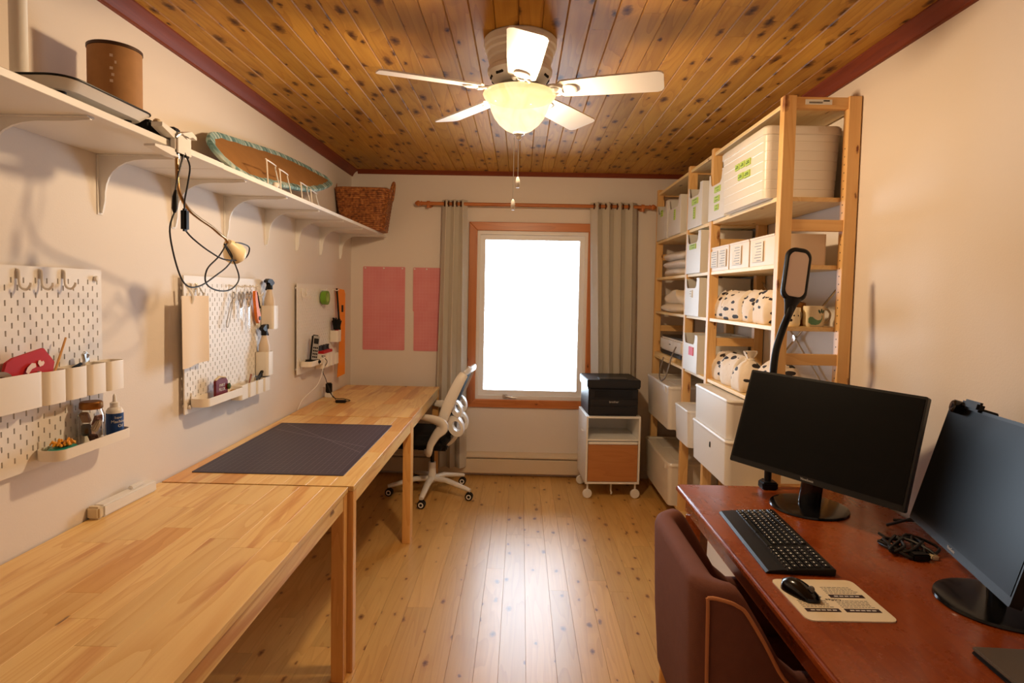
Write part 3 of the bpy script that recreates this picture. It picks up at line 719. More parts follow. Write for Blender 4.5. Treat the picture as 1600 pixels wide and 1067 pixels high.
def cup(name, label, cat, y0, y1, z0, z1, depth, r=.016, t=.0022, group=None, x0=None):
    x0 = PX+.001 if x0 is None else x0
    o = thing(name, label, cat, (x0+depth/2, (y0+y1)/2, z0), 0, group); b = B(); w = y1-y0; h = z1-z0
    A = rrect(depth, w, r, 5); I = rrect(depth-2*t, w-2*t, max(r-t, .001), 5)
    b.loft([[(p[0], p[1], 0) for p in A], [(p[0], p[1], h) for p in A], [(p[0], p[1], h) for p in I], [(p[0], p[1], t) for p in I]])
    b.build('shell', PCR, o, ang=50)
    b = B(); b.box(-depth/2-.0008, -depth/2+.0005, -w*.3, w*.3, h-.02, h-.004); b.build('clip', PCR, o); return o
g1 = 'cups on the near pegboard'
cup('pegboard_bin', 'wide cream bin on the near pegboard holding the red packet', 'bin', -3.455, -3.203, 1.142, 1.236, .058, .024)
for k, (y0, y1, what) in enumerate(((-3.199, -3.121, 'holding a thin wooden stick'), (-3.117, -3.038, 'second from the red packet bin'), (-3.034, -2.956, 'holding silver and black tools'), (-2.952, -2.872, 'at the window end of its row'))):
    cup('pegboard_cup', 'small cream cup on the near pegboard ' + what, 'cup', y0, y1, 1.140, 1.232, .056, group=g1)
# red packet and tape ring in the bin
rp = thing('red_packet', 'red sewing packet with small heart print in the near wide bin', 'packet', (.056, -3.235, 1.160))
b = B(); b.prism([(-.085, .04), (-.06, .108), (-.04, .118), (.05, .136), (.085, .095), (.078, .062), (.055, .0), (-.05, .0)], -.004, .004, lambda p, h: (h+.02*sin(p[0]*12)*.3, p[0], p[1])); b.build('card', RED, rp, smooth=False)
b = B()
def disc(b, c, ry, rz, x, n=14): b.poly([(x, c[0]+ry*cos(2*PI*k/n), c[1]+rz*sin(2*PI*k/n)) for k in range(n)], [tuple(range(n))])
b.prism([(.035, .087), (.028, .097), (.03, .104), (.036, .105), (.04, .10), (.047, .102), (.05, .096), (.046, .09)], .0082, .0088, lambda p, h: (h, p[0], p[1])); b.prism([(-.012, .078), (-.006, .09), (.008, .1), (.02, .098), (.022, .088), (.008, .084), (-.004, .072)], .0082, .0088, lambda p, h: (h, p[0], p[1]))
for k in range(4): b.box(.0082, .0088, .0+.004*k, .03+.004*k, .066-.012*k, .069-.012*k)
b.build('print', mat('pale_print', srgb(240, 214, 206), .7), rp, smooth=False)
tw = thing('tape_ring', 'brown tape ring tucked beside the red packet in the near bin', 'tape', (.052, -3.318, 1.160))
b = B(); b.lathe([(.030, -.009), (.043, -.009), (.043, .009), (.030, .009), (.030, -.009)], (0, 0, .045), 30, 'x', caps=False); b.build('roll', mat('olive_tape', srgb(140, 116, 86), .5), tw)
b = B(); b.tube(smoothpath([(.012, .05, .06), (.014, .02, .016), (.014, -.02, .012), (.012, -.045, .04)], 5), .008, 8, flat=.4); b.build('red_strap', RED, tw)
b = B(); b.ball((.055, -3.405, 1.212), (.016, .022, .02), 12, 8); b.cyl((.055, -3.405, 1.1445), (.055, -3.405, 1.20), .012, n=12)
tag(b.build('clear_bottle', mat('clear_plastic', srgb(226, 222, 218), .15, trans=.6), None), 'small clear bottle at the near end of the wide bin', 'bottle')
b = B(); b.tube([(.052, -3.175, 1.1435), (.055, -3.13, 1.24), (.056, -3.095, 1.318)], [.003, .0035, .003], 6); tag(b.build('wooden_stick', LEGW), 'thin wooden stick leaning out of the near pegboard cup', 'stick')
sv = thing('silver_clip', 'bunch of silver clips in the third near pegboard cup', 'clips', (.054, -2.995, 1.1425))
b = B(); b.tube([(0, -.01, 0), (0, 0, .10), (.006, .02, .118)], .006, 8, flat=.5); b.box(-.004, .006, .0, .022, .098, .128, .003); b.xf(Matrix.Rotation(.3, 4, 'X')); b.build('jaw', STEEL, sv)
b = B(); b.box(-.003, .003, -.052, -.012, .094, .104, .002); b.xf(Matrix.Rotation(.25, 4, 'X')); b.build('handle', BLACK, sv)
# near tray shelf and what stands on it
def pegtray(label, y0, y1, z0, h, depth):
    o = thing('pegboard_tray', label, 'tray', (PX+.001+depth/2, (y0+y1)/2, z0), 0, 'trays on the pegboards'); b = B(); w = y1-y0; t = .0025
    A = rrect(depth, w, .028, 6); I = rrect(depth-2*t, w-2*t, .0255, 6)
    b.loft([[(p[0], p[1], 0) for p in A], [(p[0], p[1], h) for p in A], [(p[0], p[1], h) for p in I], [(p[0], p[1], t) for p in I]]); b.build('shell', PCR, o, ang=50)
    for s in (-1, 1):
        b = B(); b.box(-depth/2-.0008, -depth/2+.003, s*w*.42-.005, s*w*.42+.005, h-.01, h+.02, .001); b.build('clip', PCR, o)
    return o
pegtray('long cream tray on the near pegboard with jar, oil bottle and pin cushion', -3.185, -2.872, .982, .030, .078)
PT = .9848
jr = thing('mason_jar', 'glass jar with brass lid holding sewing bits on the near tray', 'jar', (.066, -3.012, PT))
jr.scale = (1.08, 1.08, 1.2)
GLS = mat('clear_glass', (1, 1, 1, 1), .02, trans=1, spec=.5)
b = B(); b.lathe([(.001, 0), (.027, 0), (.031, .004), (.032, .05), (.031, .078), (.026, .09), (.025, .098)], n=28, caps=False); b.build('glass', GLS, jr, solid=.0015)
b = B(); b.lathe([(.001, .112), (.025, .112), (.028, .109), (.0285, .096), (.027, .0935), (.001, .093)], n=28); b.build('lid', BRASS, jr)
cols = [srgb(90, 40, 24), srgb(198, 150, 96), srgb(50, 30, 26), srgb(220, 200, 170), srgb(120, 60, 40), srgb(170, 120, 70)]
for k in range(6):
    b = B(); a = k*1.9; b.box(-.012, .012, -.006, .006, 0, .03, .003); b.xf(Matrix.Translation((.012*cos(a), .012*sin(a), .004+.011*k)) @ Matrix.Rotation(a, 4, 'Z') @ Matrix.Rotation(.5*(-1)**k, 4, 'X')); b.build('notion', mat('notion_%d' % k, cols[k], .5), jr)
ob = thing('oil_bottle', 'white bottle of machine oil with blue label on the near tray', 'bottle', (.068, -2.91, PT))
b = B(); b.lathe([(.001, 0), (.022, 0), (.024, .003), (.024, .086), (.019, .095), (.013, .098), (.013, .112), (.006, .115), (.0045, .135), (.001, .14)], n=28); b.build('body', WHITE, ob)
b = B(); b.lathe([(.0244, .012), (.0244, .08)], n=40, caps=False); lb = b.build('label', mat('blue_label', srgb(16, 62, 128), .45), ob)
def curved_text(name, s, size, m, par, r, zc, ang):
    o = text(name, s, size, m, par, Matrix.Identity(4), ext=0)
    for v_ in o.data.vertices:
        a = ang + v_.co.x/r; v_.co = (r*cos(a), r*sin(a), zc+v_.co.y)
    return o
curved_text('lettering', 'Super', .010, PAPER, ob, .0249, .067, -.55)
curved_text('lettering', 'Machine', .0135, PAPER, ob, .0249, .054, -.5)
curved_text('lettering', 'Oil', .0135, PAPER, ob, .0249, .040, -.3)
pc = thing('pin_cushion', 'teal round pin cushion topped with orange flower pins on the near tray', 'pin cushion', (.066, -3.125, PT))
pc.scale = (1.0, 1.15, 1.25)
b = B(); b.lathe([(.001, 0), (.028, 0), (.034, .006), (.035, .014), (.030, .02), (.001, .021)], n=30); b.build('case', mat('teal_plastic', srgb(46, 166, 148), .3), pc)
b = B()
for k in range(18):
    a = 2*PI*k/18; rr = .024 if k % 2 else .019
    b.tube([(.010*cos(a), .010*sin(a), .024), (rr*cos(a), rr*sin(a), .027+.003*(k % 3)), ((rr+.005)*cos(a), (rr+.005)*sin(a), .026)], [.0025, .004, .002], 6)
b.build('flower_pins', mat('orange_petals', srgb(232, 158, 34), .6), pc)
b = B(); b.ball((0, 0, .024), (.013, .013, .007), 14, 8); b.build('flower_center', mat('dark_seed', srgb(72, 34, 16), .8), pc)
sp_ = thing('thread_spool', 'white thread spool lying in front of the glass jar', 'spool', (.083, -2.972, PT))
b = B(); b.lathe([(.001, -.012), (.011, -.012), (.011, -.009), (.008, -.008), (.008, .008), (.011, .009), (.011, .012), (.001, .012)], (0, 0, .0112), 18, 'x'); b.build('spool', WHITE, sp_)
b = B(); b.lathe([(.001, .0122), (.004, .0122), (.004, .0126), (.001, .0126)], (0, 0, .0112), 12, 'x'); b.build('hole', INK, sp_)
# middle board: cloth on clip, scissors, cutter, bottles, tray, cups
clo = thing('hanging_cloth', 'beige cloth hanging from a hook at the camera end of the wide pegboard', 'cloth', (.07, -2.425, 1.16))
CLOTH = mat('beige_cloth', srgb(240, 222, 200), .85, bump=.1, bscale=400)
def cf(u, v):
    return (.012*sin(5*u+1)*(1-v*.5)-.01+.014*u, -.095+.185*u+.010*(1-v)*(u-.5), .014*sin(PI*u)*(1-v)*0+.275*v+ (.012*(u-.5)*(1-v)))
b = B(); b.grid(cf, 18, 18); b.build('fabric', CLOTH, clo, solid=.002, ang=80)
b = B(); b.tube(smoothpath([(-.002, -.03, .245), (.004, -.03, .272), (-.01, -.032, .30), (-.022, -.034, .318)], 4), .0055, 8); b.build('clip', WHITE, clo)
b = B(); b.tube(smoothpath([(-.01, .075, .28), (-.02, .06, .31), (-.03, .05, .325)], 4), .003, 6); b.build('hook_wire', STEEL, clo)
def scissors(label, y, z, ln, lean, hm, name='scissors'):
    s = thing(name, label, 'scissors', (PX+.02, y, z), 0, 'scissors on the wide pegboard')
    R_ = Matrix.Rotation(lean, 4, 'X')
    for k in (-1, 1):
        b = B(); b.tube([(.002*k, k*.014+.011*cos(2*PI*j/18), -.022+.019*sin(2*PI*j/18)) for j in range(18)], .0036, 8, closed=True)
        b.tube([(.002*k, k*.012, -.04), (.002*k, k*.002, -.066), (.002*k, -k*.002, -.075)], [.004, .004, .005], 8); b.xf(R_); b.build('handle', hm, s)
        b = B(); b.prism([(-k*.006, -.07), (k*.004, -.072), (k*.004-.0*k, -ln*.7), (k*.0005, -ln), (-k*.003, -ln*.7)], .002*k, .002*k+.0022*k, lambda p, h: (h, p[0], p[1])); b.xf(R_); b.build('blade', CHROME, s, smooth=False)
    b = B(); b.cyl((-.006, 0, -.074), (.006, 0, -.074), .004, n=12); b.xf(R_); b.build('pivot', STEEL, s)
    return s
scissors('large metal shears hanging fourth on the wide pegboard', -1.905, 1.455, .20, .0, CHROME)
scissors('slim metal snips hanging between the ring loop and large shears', -1.985, 1.452, .135, .0, STEEL)
sl = thing('metal_loop_tool', 'long thin bent metal loop hanging left of the snips', 'tool', (PX+.02, -2.065, 1.45))
b = B(); b.tube([(0, .004+.012*cos(2*PI*j/16), -.014+.014*sin(2*PI*j/16)) for j in range(16)], .0026, 7, closed=True); b.tube(smoothpath([(0, .0, -.026), (0, -.02, -.09), (0, -.045, -.15), (0, -.055, -.158), (0, -.062, -.145), (0, -.03, -.07), (0, .0, -.028)], 5), .0022, 7); b.build('wire', STEEL, sl)
rc = thing('rotary_cutter', 'orange handled rotary cutter hanging beside the large shears', 'rotary cutter', (PX+.022, -1.84, 1.455))
b = B(); b.prism([(-.012, .0), (.006, .002), (.012, -.03), (.03, -.09), (.05, -.118), (.044, -.15), (.028, -.16), (.012, -.14), (.0, -.09), (-.012, -.04)], -.007, .007, lambda p, h: (h, p[0], p[1])); b.build('handle', mat('orange_plastic', srgb(236, 124, 30), .4), rc)
b = B(); b.lathe([(.001, .0075), (.010, .0075), (.010, .010), (.001, .010)], (0, .034, -.135), 16, 'x'); b.build('blade_guard', BLACK, rc)
b = B(); b.tube([(0, .0, -.004), (.0, .012, -.03), (.0, .036, -.085)], .004, 6); b.xf(Matrix.Translation((.006, .006, 0))); b.build('grip', BLACK, rc)
FROST = mat('frosted_plastic', srgb(236, 216, 190), .4, trans=.25)
def spray(label, hlabel, y, z, flip):
    cup('bottle_holder', hlabel, 'holder', y-.036, y+.036, z, z+.12, .068, .014, group='spray bottle holders')
    s = thing('spray_bottle', label, 'bottle', (.059, y, z+.0025), 0, 'spray bottles on the wide pegboard')
    b = B(); b.lathe([(.001, 0), (.026, 0), (.028, .004), (.028, .13), (.026, .15), (.015, .19), (.013, .205), (.001, .205)], n=24); b.build('bottle', FROST, s)
    b = B(); b.lathe([(.001, .2), (.0155, .2), (.0155, .222), (.001, .222)], n=18); k = -1 if flip else 1
    b.prism([(-.045*k, .247), (-.045*k, .236), (-.02*k, .232), (-.012*k, .22), (.014*k, .22), (.036*k, .232), (.036*k, .238), (.012*k, .252), (-.02*k, .255)], -.011, .011, lambda p, h: (h, p[0], p[1]))
    b.build('spray_head', BLACK, s, smooth=False)
    b = B(); b.tube(smoothpath([(0, -.02*k, .234), (0, -.032*k, .215), (0, -.046*k, .196)], 4), [.005]*8+[.003], 8, flat=.6); b.build('trigger', BLACK, s)
spray('upper frosted spray bottle with black trigger head on the wide pegboard', 'upper cream holder gripping a frosted spray bottle', -1.70, 1.262, False)
spray('lower frosted spray bottle with black trigger head on the wide pegboard', 'lower cream holder gripping a frosted spray bottle', -1.765, 1.03, True)
pegtray('cream tray on the wide pegboard carrying the dark red packet', -2.41, -2.075, .985, .034, .078)
fp = thing('part_packet', 'dark red packet with white lettering on the wide pegboard tray', 'packet', (.066, -2.225, .9878), math.radians(-6))
b = B(); b.prism([(-.042, 0), (.042, 0), (.042, .075), (.03, .088), (-.034, .09), (-.042, .08)], -.006, .006, lambda p, h: (h, p[0], p[1])); b.build('pouch', mat('maroon_card', srgb(112, 14, 24), .5), fp, smooth=False)
b = B(); b.tube([(0, -.04, .085), (0, -.01, .098), (0, .03, .09)], .007, 8, flat=.6); b.build('fold', mat('cream_plastic', srgb(222, 204, 170), .45), fp)
text('lettering', 'PART', .017, PAPER, fp, frame((0, 1, 0), (0, 0, 1), (.0066, .0, .06))); text('lettering', 'FLUX', .019, PAPER, fp, frame((0, 1, 0), (0, 0, 1), (.0066, .0, .042)))
b = B(); b.ball((.01, .045, .05), (.006, .012, .014), 12, 8); b.build('leaf_tag', mat('leaf_green', srgb(60, 84, 26), .6), fp)
b = B(); b.ball((.07, -2.115, .9878+.012), (.018, .02, .012), 12, 8); tag(b.build('yellow_eraser', mat('ochre', srgb(176, 128, 50), .6)), 'small ochre lump at the window end of the red packet tray', 'eraser')
for k, (y0, y1, what) in enumerate(((-2.065, -1.985, 'nearest the red packet tray'), (-1.981, -1.901, 'holding a brown wooden tool'), (-1.897, -1.817, 'holding black handled tools'), (-1.813, -1.733, 'under the lower spray bottle'))):
    cup('pegboard_cup', 'small cream cup on the wide pegboard ' + what, 'cup', y0, y1, .952, 1.02 if k < 3 else 1.022, .056, group='cups on the wide pegboard')
b = B(); b.tube([(.05, -1.95, .9555), (.056, -1.925, 1.02), (.058, -1.91, 1.052)], [.005, .006, .008], 8, flat=.5); tag(b.build('brown_tool', mat('brown_wood', srgb(150, 84, 36), .5)), 'brown wooden tool in a wide pegboard cup', 'tool')
for k in range(2):
    b = B(); b.tube([(.05, -1.868+.03*k, .9555), (.058, -1.85+.03*k, 1.02), (.064, -1.81+.03*k, 1.05), (.066, -1.79+.03*k, 1.052)], [.005, .006, .011, .006], 8, flat=.6)
    tag(b.build('black_tool', BLACK), 'black handled tool in a wide pegboard cup, ' + ('nearer the brown tool' if k == 0 else 'nearer the window'), 'tool')
# far board: tape, set square, cup, phone, boxes
gt = thing('tape_roll', 'green tape roll hanging on the far pegboard', 'tape', (PX+.03, -.80, 1.415), 0)
b = B(); b.lathe([(.030, -.018), (.046, -.018), (.046, .018), (.030, .018), (.030, -.018)], n=34, axis='x', caps=False); b.build('tape', mat('green_plastic', srgb(108, 152, 40), .4), gt)
b = B(); b.lathe([(.0265, -.017), (.0298, -.017), (.0298, .017), (.0265, .017), (.0265, -.017)], n=34, axis='x', caps=False); b.build('core', mat('pale_green', srgb(170, 196, 110), .6), gt)
sq = thing('orange_ruler', 'long orange ruler hanging at the window end of the far pegboard', 'ruler', (PX+.045, -.475, .84), -.55)
b = B(); b.prism([(-.04, 0), (.03, .02), (.03, .60), (.02, .63), (-.05, .64), (-.055, .60), (-.02, .30)], -.002, .002, lambda p, h: (h, p[0], p[1])); b.build('blade', mat('orange_acrylic', srgb(232, 134, 26), .35), sq, smooth=False)
b = B(); b.prism([(-.058, .64), (-.045, .64), (-.01, .30), (-.024, .29)], .0022, .006, lambda p, h: (h, p[0], p[1])); b.build('black_edge', BLACK, sq, smooth=False)
b = B(); b.box(.0022, .0032, -.006, .012, .47, .52, .0003); b.build('slot', INK, sq)
cup('bottle_holder', 'cream holder at the window end of the far pegboard', 'holder', -.62, -.535, 1.105, 1.185, .06, .01)
br_ = thing('dust_brush', 'black and red dust brush above the far cream holder', 'brush', (.062, -.575, 1.1075), 0)
b = B(); b.tube([(0, .01, 0), (0, .0, .09)], [.012, .016], 10); b.build('handle', RED, br_)
b = B()
for k in range(26):
    a = 2*PI*k/26; rr = .012+.014*((k*7) % 5)/5
    b.tube([(rr*.6*cos(a), rr*sin(a), .085), (rr*1.3*cos(a), rr*2.0*sin(a), .165-.01*(k % 3))], [.008, .004], 5)
b.build('bristles', BLACKF, br_)
pegtray('cream tray on the far pegboard carrying the cordless phone', -1.20, -.93, 1.0, .032, .078)
ph = thing('cordless_phone', 'silver and black cordless phone standing in its cradle on the far tray', 'phone', (.066, -1.075, 1.0028), -.75)
b = B(); b.box(-.03, .03, -.045, .045, 0, .03, .008); b.build('cradle', BLACK, ph)
Mp = Matrix.Translation((.006, 0, .02)) @ Matrix.Rotation(-.18, 4, 'X') @ Matrix.Rotation(-.12, 4, 'Y')
b = B(); b.box(-.012, .012, -.024, .024, 0, .165, .008, 3); b.xf(Mp); hs = b.build('handset', BLACK, ph)
b = B(); b.box(.0122, .0135, -.021, .021, .008, .158, .0008); b.xf(Mp); b.build('face_plate', mat('silver_plastic', srgb(176, 172, 168), .3, .5), hs)
b = B(); b.box(.0136, .0142, -.016, .016, .108, .142, .0004); b.xf(Mp); b.build('display', INK, hs)
for r in range(4):
    for c in range(3):
        b = B(); b.box(.0136, .0148, -.016+.0115*c, -.007+.0115*c, .02+.019*r, .031+.019*r, .0005); b.xf(Mp); b.build('key', INK, hs)
rb = thing('red_box', 'flat red box lying across the far pegboard cups', 'box', (.058, -.82, 1.047))
b = B(); b.box(-.026, .026, -.095, .085, 0, .022, .003); b.build('lid', RED, rb)
b = B(); b.box(-.028, .028, -.097, .087, -.0, .004, .001); b.build('tray', WHITE, rb)
for k, (y0, y1, what) in enumerate(((-.925, -.84, 'beside the phone tray'), (-.836, -.752, 'in the middle of its row'), (-.748, -.664, 'under dark spools'), (-.66, -.576, 'nearest the window wall'))):
    cup('pegboard_cup', 'small cream cup on the far pegboard ' + what, 'cup', y0, y1, .955, 1.0465 if k < 3 else 1.03, .056, group='cups on the far pegboard')
for k in range(4):
    s = thing('dark_spool', 'dark thread spool standing on the red box, ' + ('first', 'second', 'third', 'fourth')[k] + ' from the phone', 'spool', (.05, -.89+.05*k, 1.0695), 0, 'dark spools on the red box')
    b = B(); b.lathe([(.001, 0), (.013, 0), (.013, .004), (.010, .006), (.010, .026), (.013, .028), (.013, .032), (.001, .032)], n=16); b.build('thread', mat('navy_thread_%d' % (k % 2), srgb(34, 34, 46) if k % 2 else srgb(60, 66, 76), .7), s)
# cords and chargers on the far table
wc = thing('white_cord', 'white phone cord hanging from the far tray down to the table', 'cord', (.07, -1.0, 1.0))
b = B(); b.tube(smoothpath([(.028, .0, .036), (.04, .0, .02), (.042, .0, -.01), (.03, -.07, -.12), (-.03, -.16, -.2), (-.05, -.2, -.262)], 6), .0022, 7); b.build('cord', WHITE, wc)
ad_ = thing('charger_block', 'black and white charger standing on the far pine table', 'charger', (.05, -.70, .73))
b = B(); b.box(-.024, .024, -.02, .02, 0, .03, .004); b.build('base', WHITE, ad_)
b = B(); b.box(-.02, .02, -.016, .016, .03, .10, .006); b.build('block', BLACK, ad_)
pa = thing('power_adapter', 'flat black adapter with cord on the far pine table', 'adapter', (.19, -.89, .73), .1)
b = B(); b.box(-.034, .034, -.018, .018, 0, .018, .004); b.build('case', BLACK, pa)
b = B(); b.tube(smoothpath([(-.03, .0, .012), (-.05, .03, .03), (-.085, .08, .05), (-.12, .10, .14), (-.13, .06, .2), (-.09, .0, .27), (-.115, -.04, .31), (-.09, -.06, .312)], 6), .0025, 7); b.tube(smoothpath([(.03, .0, .01), (.05, .05, .006), (.0, .10, .008), (-.06, .07, .02), (-.10, .14, .06), (-.12, .19, .085)], 6), .0025, 7); b.build('cord', CABLE, pa)
# ------------------------------------------------------------ pine shelving unit on the right wall
IX0, IX1 = 2.392, 2.699
FR = [-2.342, -1.462, -1.0, -.132]; PTK = .040
LEV = [2.255, 1.885, 1.61, 1.355, 1.02, .60, .10]
iv = thing('shelving_unit', 'tall open pine shelving unit of three bays along the right wall', 'shelving', (IX0, FR[0], 0))
for y in FR:
    yy = y-FR[0]
    for x in (0, IX1-IX0-.05):
        b = B(); b.box(x, x+.05, yy, yy+PTK, 0, 2.28, .002, 1); b.build('post', POSTW, iv, smooth=False)
    for z in (2.23, 1.745, 1.20, .655, .11):
        b = B(); b.box(.0502, IX1-IX0-.0502, yy+.006, yy+PTK-.006, z, z+.045, .001, 1); b.build('rung', RUNGW, iv, smooth=False)
for k in range(3):
    for z in LEV:
        b = B(); b.box(.006, IX1-IX0-.008, FR[k]-FR[0]+PTK+.0004, FR[k+1]-FR[0]-.0004, z-.018, z, .0012, 1); b.build('shelf', SHELFW, iv, smooth=False)
for s in (0, 1):
    z0, z1 = (1.56, 1.0) if s else (1.0, 1.56)
    b = B(); b.cyl((.29+.004*s, .03, z0), (.29+.004*s, .885, z1), .005, n=8); b.build('cross_brace', CHROME, iv)
b = B(); b.lathe([(.001, .28), (.016, .281), (.016, .288), (.001, .289)], (0, .457, 1.28), 16, 'x'); b.build('brace_hub', CHROME, iv)
b = B(); b.box(.085, .19, .0035, .0055, 2.245, 2.265); st = b.build('price_sticker', PAPER, iv, smooth=False)
b = B()
for k in range(12): b.box(.1+.0045*k, .1022+.0045*k, .0028, .0034, 2.249, 2.256)
b.box(.155, .18, .0028, .0034, 2.257, 2.262); b.build('barcode', INK, st, smooth=False)
# peg hole strips on the near rear post
b = B()
for k in range(44):
    for yy in (.0,):
        b.cyl((IX1-IX0-.0502, .018, .7+.032*k), (IX1-IX0-.0508, .018, .7+.032*k), .0028, n=6)
b.build('peg_holes', INK, iv)
def bin_(label, y0, y1, z, h, x0, x1, notch=True, marks=(), m=None, name='storage_bin', cat='bin', group=None, plate=None):
    o = thing(name, label, cat, (x0, y0, z), 0, group); w = y1-y0; d = x1-x0; t = .004; b = B()
    if notch: pl = [(0, 0), (w, 0), (w, h), (w-.018, h), (w-.03, h*.80), (w-.05, h*.74), (.085, h*.74), (.062, h*.80), (.05, h), (0, h)]
    else: pl = [(0, 0), (w, 0), (w, h), (0, h)]
    b.prism(pl, 0, t, lambda p, q: (q, p[0], p[1]))
    b.box(d-t, d, 0, w, 0, h); b.box(t, d-t, 0, t, 0, h); b.box(t, d-t, w-t, w, 0, h); b.box(t, d-t, t, w-t, 0, t)
    o2 = b.build('body', m or BINW, o, smooth=False)
    md = o2.modifiers.new('bevel', 'BEVEL'); md.width = .0015; md.segments = 2; md.limit_method = 'ANGLE'
    b = B()
    if not notch or True:
        b.box(-.003, .0, -.002, w+.002, h-.008, h) if not notch else b.box(-.0015, 0, .002, .05, h-.006, h)
    b.build('rim', m or BINW, o, smooth=False)
    for k, (yy, zz, ww, hh, col) in enumerate(marks):
        b = B(); b.box(-.0045, -.0035 if not notch else .0, yy, yy+ww, zz, zz+hh); q = b.build('label_tag', col, o, smooth=False)
        if col is GREENT or col is PAPER:
            b = B()
            n = max(1, int(hh/.012))
            for j in range(n): b.box(-.0052, -.0044, yy+ww*.15, yy+ww*(.55+.3*((j*7+k*3) % 4)/4), zz+hh*(j+.4)/n, zz+hh*(j+.4)/n+.003)
            b.build('handwriting', GREENK if col is GREENT else GREY, q, smooth=False)
    return o
gm = lambda *a: [(*q, GREENT) for q in a]
bin_('tall white bin on the top shelf nearest the window wall', -.47, -.15, 1.885, .265, 2.385, 2.68, True, gm((.13, .17, .06, .045)), group='white bins on the shelving')
bin_('tall white bin on the top shelf beside the middle bay', -.83, -.51, 1.885, .250, 2.385, 2.68, True, gm((.13, .10, .03, .07)), group='white bins on the shelving')
bin_('white bin of odds and ends on the top shelf of the middle bay', -1.30, -1.005, 1.885, .250, 2.385, 2.68, True, gm((.08, .135, .12, .035), (.13, .05, .035, .07)), group='white bins on the shelving')
bin_('white bin on the top shelf squeezed against the big lidded box', -1.685, -1.425+.005, 1.885, .250, 2.385, 2.68, True, gm((.07, .14, .09, .03), (.08, .09, .08, .03), (.09, .045, .06, .03)), group='white bins on the shelving')
bin_('white bin under the top bin in the middle bay, upper of three', -1.30, -1.005, 1.61, .245, 2.385, 2.68, True, gm((.09, .145, .13, .03)), group='white bins on the shelving')
bin_('white bin with brown fluff in the middle bay', -1.30, -1.005, 1.355, .225, 2.385, 2.68, True, [(.13, .11, .06, .045, PAPER)], group='white bins on the shelving')
PINKM = mat('pink_marker', srgb(232, 110, 130), .7)
bin_('white bin with pink mark in the middle bay', -1.30, -1.005, 1.02, .225, 2.385, 2.68, True, [(.07, .10, .09, .05, PINKM)], group='white bins on the shelving')
fl = B(); rr_ = random.Random(4)
for k in range(7): fl.ball((2.44+rr_.uniform(0, .1), -1.19+rr_.uniform(-.06, .08), 1.535+rr_.uniform(-.01, .05)), (.04, .045, .035), 12, 8)
fl.cyl((2.5, -1.16, 1.3592), (2.5, -1.16, 1.54), .05, n=12)
tag(fl.build('brown_fleece', mat('brown_fleece', srgb(150, 92, 46), .95, bump=1, bscale=90)), 'tuft of brown fleece sticking out of a white bin', 'fleece')
od = thing('fabric_bundle', 'striped fabric bundle poking out of the middle top bin', 'fabric', (2.47, -1.14, 1.8892))
b = B(); b.ball((0, 0, .14), (.06, .075, .1), 16, 10); b.cyl((0, 0, 0), (0, 0, .12), .05, n=14); b.build('bundle', mat('teal_grey_cloth', srgb(92, 104, 116), .85, var=.5, vscale=30), od)
b = B(); b.ball((-.04, -.06, .2), (.03, .035, .035), 12, 8); b.build('yellow_piece', mat('yellow_cloth', srgb(196, 172, 70), .85), od)
# big ribbed box with lid
gb = thing('lidded_box', 'big white ribbed box with lid and green tape on the top shelf', 'box', (2.352, -2.268, 1.885))
b = B(); w_, d_, h_ = .545, .315, .272
def tap(p, z): k = .95+.05*z/h_; return (d_/2+p[0]*k, w_/2+p[1]*k, z)
ol = rrect(d_, w_, .03, 5)
rgs = []
nrib = 7
for k in range(nrib):
    z0 = h_*k/nrib; z1 = h_*(k+1)/nrib
    rgs += [[tap(p, z0+.001) for p in ol], [tap(p, z1-.004) for p in ol], [tap((p[0]*.992, p[1]*.995), z1-.003) for p in ol], [tap((p[0]*.992, p[1]*.995), z1-.0005) for p in ol]]
b.loft(rgs); b.build('body', BOXW, gb, ang=25)
b = B(); lo_ = rrect(d_+.008, w_+.010, .03, 5, d_/2, w_/2); li_ = rrect(d_-.03, w_-.03, .02, 5, d_/2, w_/2)
b.loft([[(p[0], p[1], h_-.012) for p in lo_], [(p[0], p[1], h_+.016) for p in lo_], [(p[0], p[1], h_+.024) for p in rrect(d_-.004, w_-.002, .028, 5, d_/2, w_/2)], [(p[0], p[1], h_+.024) for p in li_], [(p[0], p[1], h_+.016) for p in li_]]); ld = b.build('lid', BOXW, gb)
b = B(); b.box(.09, .21, -.009, -.0045, h_-.012, h_+.016, .002); b.build('latch', BOXW, ld)
b = B(); b.box(.31, .318, .19, .33, h_-.02, h_+.012, .002); b.build('latch', BOXW, ld)
for k, (yy, zz, ww) in enumerate(((.20, .175, .05), (.265, .175, .05), (.33, .172, .055), (.24, .125, .06), (.315, .122, .065))):
    yy = w_-yy-ww
    b = B(); b.box(-.002, .004, yy, yy+ww, zz, zz+.028); q = b.build('label_tag', GREENT, gb, smooth=False)
    b = B(); b.box(-.0028, -.0018, yy+.008, yy+ww-.008, zz+.008, zz+.012); b.box(-.0028, -.0018, yy+.012, yy+ww-.02, zz+.015, zz+.019); b.build('handwriting', GREENK, q, smooth=False)
